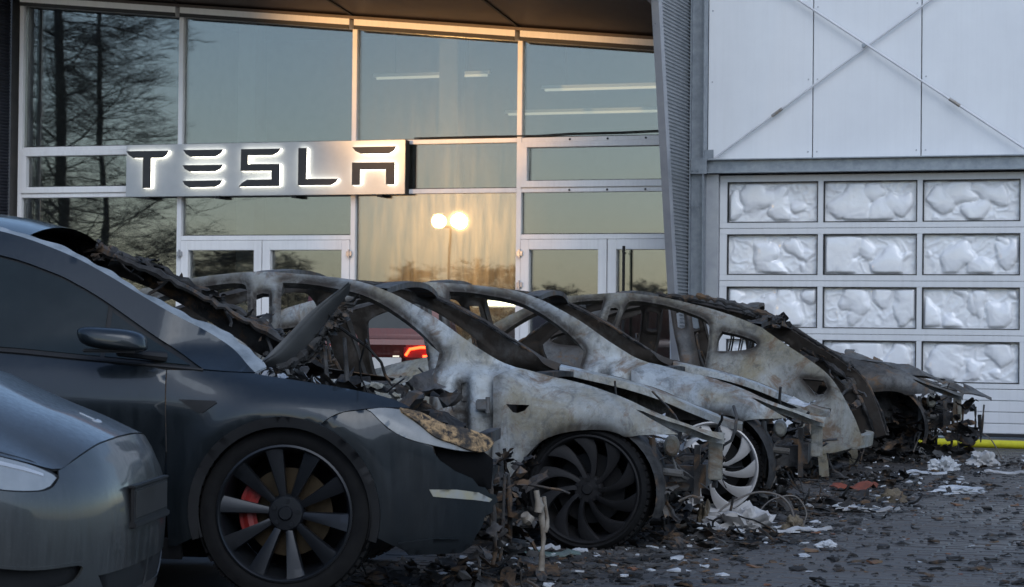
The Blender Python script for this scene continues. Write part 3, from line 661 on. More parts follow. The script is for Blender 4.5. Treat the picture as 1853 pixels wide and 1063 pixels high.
MT['burnt_b'] = burnt('scorched_ochre_metal', (.38, .40, .395), (.19, .195, .185), (.20, .165, .09), sootiness=.40, ochreness=.44)
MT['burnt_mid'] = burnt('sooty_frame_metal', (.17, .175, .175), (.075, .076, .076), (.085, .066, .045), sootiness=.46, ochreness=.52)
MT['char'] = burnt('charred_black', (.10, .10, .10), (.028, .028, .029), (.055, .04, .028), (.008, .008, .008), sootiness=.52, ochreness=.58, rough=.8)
MT['ash'] = simple('white_ash', (.52, .54, .56), (.30, .31, .32), .85, scale=9, bmp=.5, fine=40)
MT['frost'] = simple('frosted_glass', (.13, .15, .16), (.30, .33, .35), .6, scale=7, bmp=.25, fine=90)
MT['lamp_lens'] = simple('clear_lamp_lens', (.20, .22, .23), (.30, .32, .33), .14, coat=1.0, scale=4)
def crust_mat():
    m, nt, p = new('scorched_lamp_crust'); v = coords(nt); a = nz(nt, v, 34, 8, .7, .6); b = nz(nt, v, 9, 6, .65)
    c = mix(nt, ramp(nt, a, [(.40, 0.), (.58, 1.)]), (.016, .013, .011), (.42, .27, .13)); c = mix(nt, ramp(nt, b, [(.5, 0.), (.6, .9)]), c, (.02, .018, .016))
    nt.links.new(c, p.inputs['Base Color']); p.inputs['Roughness'].default_value = .8; bump(nt, p, a, .9, .01); return m
MT['crust'] = crust_mat()

# ------------------------------------------------------------------ wheels (axis y, outer face towards -y)
def wheel_meshes(style, tyre_r, mats):
    out = []
    w = .112; rb = .262
    t = MB().lathe([(rb, -w + .012), (rb + .012, -w - .004), ((rb + tyre_r) / 2, -w - .014), (tyre_r - .014, -w - .004), (tyre_r - .002, -w + .026), (tyre_r, -w + .05), (tyre_r - .004, -w + .056), (tyre_r, -w + .062), (tyre_r, -.01), (tyre_r - .004, -.004), (tyre_r - .004, .004), (tyre_r, .01), (tyre_r, w - .06), (tyre_r - .01, w - .02), (rb, w)], 64)
    nb = 56
    for i in range(nb):       # tread blocks across the shoulder
        a = i * 2 * math.pi / nb
        for y0, y1 in ((-w + .012, -w + .05), (w - .05, w - .014)):
            vs = []
            for rr_ in (tyre_r - .008, tyre_r + .004):
                for da in (-.038, .038):
                    for y in (y0, y1): vs.append((rr_ * math.cos(a + da), y, rr_ * math.sin(a + da)))
            t.add(vs, [(0, 1, 3, 2), (4, 6, 7, 5), (0, 4, 5, 1), (2, 3, 7, 6), (0, 2, 6, 4), (1, 5, 7, 3)])
    out.append(('tyre', t.mesh('tyre'), MT['tyre']))
    out.append(('rim', MB().lathe([(.276, -w + .004), (.276, -w - .010), (.268, -w - .013), (.262, -w - .008), (.256, -w + .012), (.238, -.03), (.232, .07), (.262, w)], 64).mesh('rim'), mats[0]))
    n = 10
    for k in range(n):
        m_ = MB(); vs = []; fs = []; seg = 10
        if style == 'turbine': a0 = k * 2 * math.pi / n
        else: a0 = (k // 2) * 2 * math.pi / 5 + (1 if k % 2 else -1) * R(17.2) + .31
        for i in range(seg + 1):
            q = i / seg; r = .055 + (.266 - .055) * q
            if style == 'turbine': a = a0 + .50 * q ** 1.25; hw = .012 + .040 * sm01(.1, 1.0, q) * q; y = -.085 - .022 * q; tl = .016
            else: a = a0 + (1 if k % 2 else -1) * R(.6) * q; hw = .013 + .024 * q ** 1.2; y = -.075 - .036 * q ** .8; tl = .008 * (1 if k % 2 else -1)
            da = hw / r
            for (d_, y_) in ((-da, y + tl * q), (-da * .25, y - .004), (da * .85, y - tl * .4), (da, y - tl * .4 + .006), (da, y + .03), (-da, y + .034)): vs.append((r * math.cos(a + d_), float(y_), r * math.sin(a + d_)))
        for i in range(seg):
            for j in range(6): fs.append((i * 6 + j, i * 6 + (j + 1) % 6, (i + 1) * 6 + (j + 1) % 6, (i + 1) * 6 + j))
        fs += [tuple(range(6)), tuple(seg * 6 + j for j in range(6))[::-1]]
        m_.add(vs, fs, True); out.append(('spoke', m_.mesh('spoke'), mats[1]))
    hub = MB().lathe([(0, -.098), (.024, -.098), (.028, -.094), (.030, -.088), (.066, -.086), (.074, -.078), (.078, -.05)], 32)
    for i in range(5):
        a = i * 2 * math.pi / 5 + .3; hub.tube([(.05 * math.cos(a), -.080, .05 * math.sin(a)), (.05 * math.cos(a), -.094, .05 * math.sin(a))], .0095, 6, smooth=False)
    out.append(('hub', hub.mesh('hub'), mats[1]))
    out.append(('brake_disc', MB().lathe([(.07, -.01), (.178, -.01), (.178, .014), (.07, .014)], 48).mesh('brake_disc'), MT['disc'] if style != 'turbine' else MT['rim_black']))
    cl = MB().lathe([(.125, -.055), (.195, -.055), (.20, -.03), (.20, .04), (.125, .04)], 14, a0=R(140), a1=R(212))
    cl.lathe([(.14, -.058), (.16, -.066), (.18, -.058)], 8, a0=R(150), a1=R(202))
    if style != 'turbine': out.append(('brake_caliper', cl.mesh('brake_caliper'), MT['caliper']))
    out.append(('wheel_well', MB().lathe([(.0, .085), (.235, .085)], 32).mesh('wheel_well'), MT['liner']))
    return out
WHEELS = {}
def wheel(kind, parent, loc, far=False, steer=0.0, spin=0.0):
    if kind not in WHEELS:
        WHEELS[kind] = {'suv': lambda: wheel_meshes('ind', .355, (MT['rim_dark'], MT['rim_dark'])), 'black': lambda: wheel_meshes('turbine', .318, (MT['rim_black'], MT['rim_black'])),
                        'silver': lambda: wheel_meshes('turbine', .300, (MT['rim_silver'], MT['rim_silver']))}[kind]()
    w = empty('wheel', loc, (math.pi if far else 0) + steer, parent)
    for nm, me, mt in WHEELS[kind]:
        o = link(nm, me, mt, w)
        if nm in ('spoke', 'hub', 'rim', 'tyre'): o.rotation_euler = (0, spin, 0)
    return w
def surf_in(off):      # the same surface moved inwards
    def f(s, z):
        p = surf_side(s, z); p[1] = np.maximum(p[1] - off(p[0], z), .02) if callable(off) else np.maximum(p[1] - off, .02); return p
    return f
def pt(s, z, side=1, inn=0.0):
    p = surf_side(np.array([s]), np.array([z]))[:, 0]; return Vector((p[0], side * (p[1] - inn), p[2]))

# outlines, in metres on the body side (distance from front axle, height)
PIL_TOP = [(-.394, .987), (-.478, 1.017), (-.552, 1.058), (-.673, 1.133), (-.827, 1.235), (-.981, 1.32), (-1.104, 1.377), (-1.288, 1.431), (-1.531, 1.462), (-1.775, 1.475), (-2.0, 1.462), (-2.20, 1.432), (-2.5, 1.365), (-2.75, 1.288), (-2.93, 1.218)]
HATCH = [(-2.93, 1.218), (-3.1, 1.108), (-3.28, .997), (-3.42, .90), (-3.51, .80), (-3.58, .676), (-3.64, .554), (-3.68, .444), (-3.71, .36)]
DOOR_F = spl([(-1.675, 1.425), (-1.522, 1.417), (-1.278, 1.372), (-1.125, 1.315), (-.968, 1.216), (-.86, 1.13), (-.80, 1.06)], 4) + spl([(-.815, .98), (-.825, .8), (-.80, .55), (-.80, .36), (-.86, .285)], 4) + spl([(-1.0, .27), (-1.40, .255)], 4) + spl([(-1.46, .31), (-1.50, .5), (-1.55, .8), (-1.62, 1.1), (-1.665, 1.36)], 4)
DOOR_R = spl([(-1.86, 1.38), (-1.89, 1.415), (-2.0, 1.415), (-2.2, 1.378), (-2.40, 1.318), (-2.50, 1.27), (-2.53, 1.22)], 4) + spl([(-2.535, 1.1), (-2.52, .95), (-2.50, .86), (-2.44, .75), (-2.42, .6), (-2.36, .46), (-2.22, .33), (-2.10, .27)], 4) + spl([(-1.9, .258), (-1.70, .258)], 3) + spl([(-1.64, .32), (-1.68, .6), (-1.735, .85), (-1.80, 1.1), (-1.85, 1.33)], 4)
QWIN = spl([(-2.63, 1.19), (-2.76, 1.165), (-2.87, 1.13), (-2.90, 1.10), (-2.87, 1.07), (-2.78, 1.05), (-2.63, 1.043), (-2.60, 1.06), (-2.605, 1.14), (-2.63, 1.19)], 4)[:-1]
TAIL = [(-3.26, .845), (-3.42, .832), (-3.445, .77), (-3.42, .725), (-3.36, .715), (-3.33, .76)]
BSLOT = [(-1.745, 1.36), (-1.775, 1.365), (-1.80, 1.355), (-1.775, 1.215), (-1.745, 1.205), (-1.72, 1.215)]
FENDER = spl([(-.394, .987), (-.215, .949), (-.009, .902), (.17, .845), (.373, .762), (.588, .692), (.712, .672)], 5) + [(.70, .655), (.69, .638)] + spl([(.60, .665), (.499, .703), (.37, .742), (.243, .795)], 4)[:-1] + [(.236, .790)] + spl([(.33, .735), (.45, .667)], 3) + \
    spl([(.36, .666), (.27, .662), (.19, .650), (.15, .667), (.09, .681), (.0, .683), (-.12, .668), (-.224, .63), (-.30, .562), (-.367, .477), (-.42, .40), (-.455, .33)], 4) + [(-.497, .34), (-.49, .55), (-.484, .76), (-.493, .94), (-.45, .965)]
def frame_off(x, z):
    base = .03 * (1 - sm01(.98, 1.12, z)) * (1 - sm01(-2.35, -2.6, x))
    post = (sm01(-.86, -.83, x)) * (1 - sm01(.86, 1.0, z))
    groove = .065 * (sm01(-.72, -.675, x) - sm01(-.645, -.60, x)) + .02 * (sm01(-.57, -.53, x))
    bp = .012 * np.cos((x + 1.7 + (z - 1.1) * .25) * 42) * (sm01(-1.9, -1.86, x) - sm01(-1.46, -1.42, x)) * (1 - sm01(1.35, 1.42, z))
    rail = .010 * np.sin(z * 0)
    return base + post * groove + bp
def clutter(m_, n, x, y, z, smin, smax, rr, kinds='bttppp'):
    for _ in range(n):
        c = Vector((rr.uniform(*x), rr.uniform(*y), rr.uniform(*z))); s_ = rr.uniform(smin, smax); k = rr.choice(kinds)
        M_ = Matrix.Translation(c) @ Matrix.Rotation(rr.uniform(0, 6.28), 4, 'Z') @ Matrix.Rotation(rr.uniform(-.9, .9), 4, 'X') @ Matrix.Rotation(rr.uniform(-.6, .6), 4, 'Y')
        if k == 'b':
            s_ *= .7; bm = bmesh.new(); bmesh.ops.create_icosphere(bm, subdivisions=1, radius=.6)
            for v in bm.verts: v.co = Vector((v.co.x * s_, v.co.y * s_ * rr.uniform(.3, .8), v.co.z * s_ * rr.uniform(.2, .6))) + Vector((rr.uniform(-1, 1), rr.uniform(-1, 1), rr.uniform(-1, 1))) * s_ * .14
            m_.bm(bm, M_)
        elif k == 't':
            pts = [Vector((0, 0, 0))]; d = Vector((rr.uniform(-1, 1), rr.uniform(-1, 1), rr.uniform(-1, 1))).normalized()
            for i in range(5): d = (d + Vector((rr.uniform(-1, 1), rr.uniform(-1, 1), rr.uniform(-1, .8))) * .5).normalized(); pts.append(pts[-1] + d * s_ * .5)
            m_.tube([c + p for p in pts], rr.uniform(.003, .010), 5)
        else:      # crumpled sheet
            nx = 5; cv = rr.uniform(-.5, .5); vs = [tuple(M_ @ Vector(((i / (nx - 1) - .5 + rr.uniform(-.1, .1)) * s_ * 1.6, (j / (nx - 1) - .5 + rr.uniform(-.1, .1)) * s_ * .7, (rr.uniform(-.12, .12) + cv * (i / (nx - 1) - .5) ** 2 * 2) * s_))) for j in range(nx) for i in range(nx)]
            m_.add(vs, [(j * nx + i, j * nx + i + 1, (j + 1) * nx + i + 1, (j + 1) * nx + i) for j in range(nx - 1) for i in range(nx - 1)])
def lumpy_strip(m_, path, r, rr, n=7, amp=.6, smooth=False):
    pts = []; rs = []
    for i in range(len(path) - 1):
        a, b = Vector(path[i]), Vector(path[i + 1]); k = max(2, int((b - a).length / .03))
        for j in range(k): pts.append(a.lerp(b, j / k) + Vector((0, rr.uniform(-1, 1), rr.uniform(-1, 1))) * r * .45); rs.append(r * rr.uniform(1 - amp, 1 + amp))
    m_.tube(pts, rs, n, smooth=smooth)

SHELL = {}
def shell_mesh(key, fn):
    if key not in SHELL: SHELL[key] = fn()
    o = SHELL[key]; return o
def burnt_car(name, label, loc, yaw, drop, seed, body_mat, wheel_front, flip=False, front=True, steer=0.0, near_wheel=True, group='burnt out cars in the row'):
    rr = random.Random(seed); rz = -R(yaw) + (math.pi if flip else 0)
    root = empty(name, loc, rz); tag(root, label, 'car', group)
    Z = (0, 0, -drop)
    def put(o): o.location = Z; return o
    def shared(key, nm, side, maker, mat):
        k = (key, side)
        if k not in SHELL: o = maker(); SHELL[k] = o.data; put(o); o.data.materials.clear(); o.data.materials.append(mat); 
        else: o = link(nm, SHELL[k], None, root); put(o)
        if o.data.materials and o.data.materials[0] != mat:
            o.material_slots[0].link = 'OBJECT'; o.material_slots[0].material = mat
        return o
    outer = spl(PIL_TOP, 4)[:-1] + spl(HATCH, 4) + [(-3.5, .30), (-3.33, .27)] + arc(-2.89, .36, .385, 196, -16, 30) + [(-2.45, .20), (-1.6, .165), (-.7, .165), (-.47, .22), (-.455, .5), (-.45, .9)]
    for side in (-1, 1):
        near_side = (side < 0) != flip
        shared('frame', 'side_frame', side, lambda: panel('side_frame', outer, [DOOR_F, DOOR_R, QWIN, BSLOT, TAIL], surf_in(frame_off), None, root, .02, .05, side, .005, 3, (.022, .012), lambda a, b: .95 * (sm01(-.72, -.68, a) - sm01(-.635, -.60, a)) * (1 - sm01(.9, 1.0, b)) + .6 * sm01(-.53, -.50, a) * (1 - sm01(.93, 1.0, b)) + .5 * (1 - sm01(.2, .34, b))), body_mat if near_side else (MT['char'] if flip else MT['burnt_mid']))  # colour mask paints shade into the front post groove
        shared('fender', 'front_fender', side, lambda: panel('front_fender', FENDER, [[(-.42, .806), (-.30, .803), (-.325, .775), (-.36, .762), (-.385, .765)]], surf_side, None, root, .022, .0035, side, .006, 9, None, lambda a, b: .9 * (1 - sm01(.355, .40, np.hypot(a, b - .345))) + .5 * (1 - sm01(.02, .07, np.abs(a + .49)))), body_mat)
        # ledge the bonnet closed on, with its inner flange
        def ledge():
            m_ = MB(); vs = []; path = spl([(-.394, .985), (-.215, .947), (-.009, .900), (.17, .843), (.373, .760), (.588, .690), (.70, .668)], 5)
            for s_, z_ in path:
                p = pt(s_, z_); w_ = .075 - .03 * max(0, (s_ - .2))
                for dy, dz in ((0, -.002), (-.012, -.001), (-w_, -.014), (-w_ - .004, -.055)): vs.append((p.x, side * (p.y + dy), p.z + dz))
            n = len(path); m_.add(vs, [(i * 4 + j, i * 4 + j + 1, (i + 1) * 4 + j + 1, (i + 1) * 4 + j) for i in range(n - 1) for j in range(3)], True)
            return m_.build('bonnet_ledge', None, root)
        shared('ledge', 'bonnet_ledge', side, ledge, body_mat)
        for cx in (0.0, -2.89):
            def liner():
                m_ = MB(); vs = []; n = 24
                for i in range(n + 1):
                    a = R(-20 + 220 * i / n)
                    for yy, r in ((.945, .345), (.90, .375), (.56, .375), (.54, .2)): vs.append((cx + r * math.cos(a), side * yy, .37 + r * math.sin(a)))
                m_.add(vs, [(i * 4 + j, i * 4 + j + 1, (i + 1) * 4 + j + 1, (i + 1) * 4 + j) for i in range(n) for j in range(3)], True)
                return m_.build('wheel_house', None, root)
            shared('liner%g' % cx, 'wheel_house', side, liner, MT['char'])
        if near_wheel or side > 0: wheel(wheel_front, root, (0.0, side * .81, .303 if wheel_front == 'black' else .286), side > 0, -R(steer), rr.uniform(0, 6))
        wheel('black', root, (-2.89, side * .835, .303), side > 0, 0, rr.uniform(0, 6))
        # hinges on the front post
        for z_ in (.80, .50):
            p = pt(-.545, z_, side, .05); h = MB().box(p.x - .03, p.x + .03, min(p.y, p.y + side * .05), max(p.y, p.y + side * .05), z_ - .028, z_ + .028, .006).tube([(p.x + .03, p.y + side * .04, z_ - .04), (p.x + .03, p.y + side * .04, z_ + .04)], .012, 8)
            put(h.build('hinge', MT['burnt_mid'], root))
        p = pt(-.76, .74, side, .04); put(MB().box(p.x - .05, p.x + .02, min(p.y, p.y + side * .04), max(p.y, p.y + side * .04), .71, .735, .004).tube([(p.x, p.y, .70), (p.x - .03, p.y + side * .06, .72), (p.x - .07, p.y + side * .05, .69)], .008, 6).build('door_check', MT['burnt_mid'], root))
    # cross members of the roof, screen and dash
    def cross(nm, x, z, w, h, arch_, mat, inn=.02):
        m_ = MB(); p = pt(x, z, 1, inn); vs = []; n = 14
        for i in range(n + 1):
            t = -1 + 2 * i / n
            for dx, dz in ((-w / 2, -h / 2), (w / 2, -h / 2), (w / 2, h / 2), (0, h * .65), (-w / 2, h / 2)): vs.append((x + dx + arch_ * .6 * (1 - t * t), p.y * t, z + dz + arch_ * (1 - t * t)))
        fs = [(i * 5 + j, i * 5 + (j + 1) % 5, (i + 1) * 5 + (j + 1) % 5, (i + 1) * 5 + j) for i in range(n) for j in range(5)]
        m_.add(vs, fs, False); return put(m_.build(nm, mat, root))
    cross('screen_header', -1.16, 1.375, .11, .03, .05, MT['burnt_mid']); cross('roof_bow', -1.80, 1.455, .12, .03, .03, MT['burnt_mid']); cross('hatch_header', -2.86, 1.225, .12, .04, .04, MT['char'])
    cross('cowl_panel', -.36, .925, .10, .03, .015, MT['char'], .10); cross('dash_beam', -.62, .86, .09, .09, 0, MT['char'], .08)
    # floor, firewall, tail panel
    put(MB().box(-3.3, -.30, -.80, .80, .17, .24, .01).build('floor_pan', MT['char'], root))
    put(MB().box(-.40, -.33, -.74, .74, .24, .90, .01).build('firewall', MT['char'], root))
    tp = MB(); n = 12; vs = []
    for i in range(n + 1):
        t = -1 + 2 * i / n
        for dx, z_ in ((0, .30), (-.05, .31), (-.06, .40), (0, .41)): vs.append((-3.53 + dx - .07 * (1 - t * t), .60 * t, z_))
    tp.add(vs, [(i * 4 + j, i * 4 + (j + 1) % 4, (i + 1) * 4 + (j + 1) % 4, (i + 1) * 4 + j) for i in range(n) for j in range(4)]); put(tp.build('tail_panel', MT['burnt_b'], root))
    for side in (-1, 1):
        q = pt(-3.40, .34, side, .03); put(MB().bar((q.x, q.y, .36), (q.x - .02, q.y, .12), .07, .02, (0, side, 0)).build('tail_bracket', MT['burnt_b'], root))
        tl = MB(); clutter(tl, 22, (-3.55, -3.15), (side * .66 - .12, side * .66 + .10), (.12, .34), .03, .11, rr); tag(put(tl.build('bumper_remains', MT['char'], root)), kind='stuff')
    put(MB().box(-3.45, -2.35, -.60, .60, .24, .42, .03).build('boot_floor', MT['char'], root))
    # seats: charred wire and tube frames
    for sx, ys in ((-1.45, (-.38, .38)), (-2.38, (-.42, .0, .42))):
        for y in ys:
            m_ = MB(); hw = .20
            for k in (-1, 1):
                m_.tube([(sx + .42, y + k * hw, .42), (sx + .02, y + k * hw, .40), (sx - .05, y + k * hw, .55), (sx - .20, y + k * hw * .9, .92), (sx - .23, y + k * hw * .6, 1.0)], .013, 6)
                m_.tube([(sx - .23, y + k * .05, .98), (sx - .26, y + k * .05, 1.14), (sx - .25, y + k * .02, 1.16)], .007, 5)
            for q in range(5): t = q / 4; m_.tube([(sx - .05 - .17 * t, y - hw, .55 + .42 * t), (sx - .07 - .17 * t, y, .54 + .42 * t), (sx - .05 - .17 * t, y + hw, .55 + .42 * t)], .006, 5)
            for q in range(4): m_.tube([(sx + .05 + .11 * q, y - hw, .41), (sx + .05 + .11 * q, y, .385), (sx + .05 + .11 * q, y + hw, .41)], .006, 5)
            clutter(m_, 9, (sx - .2, sx + .35), (y - .2, y + .2), (.30, .50), .06, .16, rr)
            put(m_.build('seat_frame', MT['char'], root))
    m_ = MB(); m_.tube([(-.58, -.36 if not flip else .36, .80), (-.85, -.36 if not flip else .36, .90)], .022, 8); put(m_.build('steering_column', MT['char'], root))
    ys = .36; st = MB().lathe([(.165, -.012), (.18, 0), (.165, .012), (.155, 0), (.165, -.012)], 28); so = st.build('steering_wheel', MT['char'], root, (-.88, ys, .91 - drop), (0, 0, R(70)))
    m_ = MB(); clutter(m_, 60, (-2.9, -.5), (-.62, .62), (.26, .46), .05, .22, rr); tag(put(m_.build('cabin_ash_heap', MT['char'], root)), kind='stuff')
    # front structure
    m_ = MB()
    for side in (-1, 1):
        m_.bar((-.3, side * .45, .42), (.52, side * .45, .42), .10, .13); m_.tube([(.0, side * .60, .40), (-.03, side * .60, .70)], [.10, .075], 14)
        m_.bar((.52, side * .60, .60), (.52, side * .60, .30), .055, .03, (1, 0, 0))
    m_.bar((.54, -.62, .44), (.54, .62, .44), .05, .12)
    put(m_.build('crash_structure', MT['char'], root))
    for side in (-1,):
        put(MB().box(.585, .655, side * .70 - .02, side * .70 + .02, .43, .66, .006).build('lamp_strut', MT['burnt_b'], root))
        bk = MB().lathe([(.0, -.05), (.035, -.05), (.052, -.03), (.056, .02), (.04, .05), (0, .05)], 14); bo = bk.build('lamp_bucket', MT['burnt_b'], root, (.40, side * .74, .60 - drop), (0, 0, 0)); bo.scale = (.75, .6, 1.0)
        bl = MB(); bl.tube([(.30, side * .74, .64), (.31, side * .75, .50), (.305, side * .75, .30)], [.016, .022, .014], 8); bl.tube([(.36, side * .76, .47), (.46, side * .76, .46)], .02, 8)
        clutter(bl, 14, (.28, .46), (side * .72 - .10, side * .72 + .08), (.20, .56), .03, .10, rr); tag(put(bl.build('lamp_wreckage', MT['burnt_mid'], root)), kind='stuff')
    m_ = MB(); clutter(m_, 80, (-.25, .58), (-.56, .56), (.40, .60), .05, .16, rr); tag(put(m_.build('motor_bay_wreckage', MT['char'], root)), kind='stuff')
    m_ = MB(); clutter(m_, 40, (.22, .44), (-.70, .70), (.14, .38), .04, .11, rr); tag(put(m_.build('bumper_wreckage', MT['char'], root)), kind='stuff')
    m_ = MB()
    for q in range(2): s0 = rr.uniform(.3, .6); lumpy_strip(m_, [(s0 - .3, rr.uniform(-.5, .5), .62), (s0 - .2, rr.uniform(-.5, .5), .55)], .012, rr)
    clutter(m_, 14, (-.2, .5), (-.55, .55), (.55, .72), .04, .12, rr, 'p'); tag(put(m_.build('ash_flakes', MT['ash'], root)), kind='stuff')
    # charred remains along the far rail and screen frame
    m_ = MB(); fs_ = 1 if not flip else -1
    lumpy_strip(m_, [tuple(pt(s_, z_, fs_, .05) + Vector((0, 0, -.012))) for s_, z_ in PIL_TOP[2:12]], .007, rr, 6, .6); tag(put(m_.build('charred_seal', MT['char'], root)), kind='stuff')
    if not near_wheel:
        m_ = MB(); clutter(m_, 150, (-.35, .80), (-.92, -.30), (.08, .62), .05, .15, rr, 'bbppp')
        for _ in range(14): x_, y_ = rr.uniform(.3, .85), rr.uniform(-.9, -.2); lumpy_strip(m_, [(x_, y_, rr.uniform(.45, .6)), (x_ + rr.uniform(-.03, .03), y_, rr.uniform(.12, .3))], rr.uniform(.006, .014), rr, 7, .4, True)
        tag(put(m_.build('collapsed_front', MT['char'], root)), kind='stuff')
        vs = []; n = 16
        for i in range(n + 1):
            t = i / n; x_ = -.35 + 1.32 * t
            for j in range(6):
                q = j / 5; zz = 1.02 - .30 * t - .10 * t * t - .05 * q + .02 * math.sin(t * 17 + q * 4) + rr.uniform(-.008, .008); vs.append((x_ + rr.uniform(-.012, .012), .74 - .30 * q * (1 - .4 * t) - .08 * t, zz))
        k = len(vs); vs += [(x, y, z - .006) for x, y, z in vs]; fs = [(i * 6 + j, i * 6 + j + 1, i * 6 + 7 + j, i * 6 + 6 + j) for i in range(n) for j in range(5) if rr.random() > .08]; fs += [tuple(q + k for q in f)[::-1] for f in fs]
        put(MB().add(vs, fs).build('torn_bonnet', MT['burnt_mid'], root, fix=False))
    if flip:
        m_ = MB(); lumpy_strip(m_, [tuple(pt(s_, z_, -1, .10) + Vector((0, 0, .005))) for s_, z_ in PIL_TOP[9:15]], .022, rr, 7, .5); lumpy_strip(m_, [tuple(pt(s_, z_, -1, .3) + Vector((0, 0, .045))) for s_, z_ in PIL_TOP[11:15]], .02, rr, 7, .6)
        lumpy_strip(m_, [(-2.86, y_ * .1, 1.30 - abs(y_) * .008) for y_ in range(-6, 7)], .022, rr, 7, .6); clutter(m_, 30, (-2.98, -2.72), (-.55, .55), (1.22, 1.31), .04, .10, rr, 'pb'); lumpy_strip(m_, [tuple(pt(s_, z_, -1, .03)) for s_, z_ in HATCH], .010, rr, 7, .6); lumpy_strip(m_, [tuple(pt(s_ + .10, z_ - .05, -1, .07)) for s_, z_ in HATCH[1:]], .016, rr, 7, .6); clutter(m_, 40, (-3.5, -2.9), (-.80, -.62), (.45, 1.0), .04, .11, rr, 'ppt'); tag(put(m_.build('charred_roof', MT['char'], root)), kind='stuff')
    return root

C3 = burnt_car('burnt_car', 'burnt out grey car shell with a sooty black front wheel, beside the dark damaged car', (.547, 12.037, 0), 9.5, .08, 31, MT['burnt'], 'black', steer=6)
C4 = burnt_car('burnt_car', 'burnt out car shell with a pale grey alloy front wheel, middle of the row', (1.365, 14.237, 0), 9.5, .08, 32, MT['burnt'], 'silver', steer=-3)
C5 = burnt_car('burnt_car', 'ochre and grey burnt shell parked tail first, its tailgate opening gaping to the right', (-.72, 18.15, 0), 16, .08, 33, MT['burnt_b'], 'black', flip=True)
C6 = burnt_car('burnt_car', 'farthest burnt car, only its sagging black front end showing before the garage door', (3.33, 19.75, 0), 9.5, .07, 34, MT['burnt_mid'], 'black', near_wheel=False)
# ------------------------------------------------------------------ unburnt cars
ST_TOP = [(-.146, .918), (-.253, 1.006), (-.368, 1.081), (-.506, 1.152), (-.66, 1.235), (-.814, 1.319), (-.967, 1.392), (-1.168, 1.463), (-1.35, 1.505), (-1.6, 1.535), (-1.9, 1.54), (-2.3, 1.505), (-2.7, 1.41), (-3.0, 1.27), (-3.3, 1.08)]
DLO_TOP = [(-.342, .930), (-.45, .993), (-.595, 1.079), (-.796, 1.206), (-.92, 1.273), (-1.025, 1.319), (-1.253, 1.389), (-1.6, 1.435), (-2.0, 1.425), (-2.4, 1.345), (-2.75, 1.215), (-2.95, 1.11)]
BELT = [(-.342, .930), (-.894, .973), (-1.182, .996), (-1.7, 1.02), (-2.4, 1.05), (-2.95, 1.10)]
LAMP = spl([(.329, .778), (.40, .784), (.50, .768), (.635, .726), (.785, .687), (.875, .655), (.898, .640)], 4) + spl([(.87, .618), (.823, .608), (.72, .614), (.608, .636), (.494, .665), (.416, .707), (.345, .770)], 4)
def belt_z(x): return float(np.interp(-x, [-p[0] for p in BELT], [p[1] for p in BELT]))
HOOD_F = [(.506, .781), (.635, .730), (.785, .691), (.905, .664), (1.0, .690), (1.2, .726), (1.45, .740), (1.65, .743)]
def hood_pt(x, t, raise_=0.0, crown=1.0):
    zt = cub(x, XT, ZT); w = surf_side(x, zt - .004)[1] - .004
    cr = np.interp(x, [-.4, 0, .4, .7, .9], [.09, .10, .095, .078, .055]) * crown
    return np.array([x, t * w, zt + cr * (1 - np.abs(t) ** 2.4) + raise_])
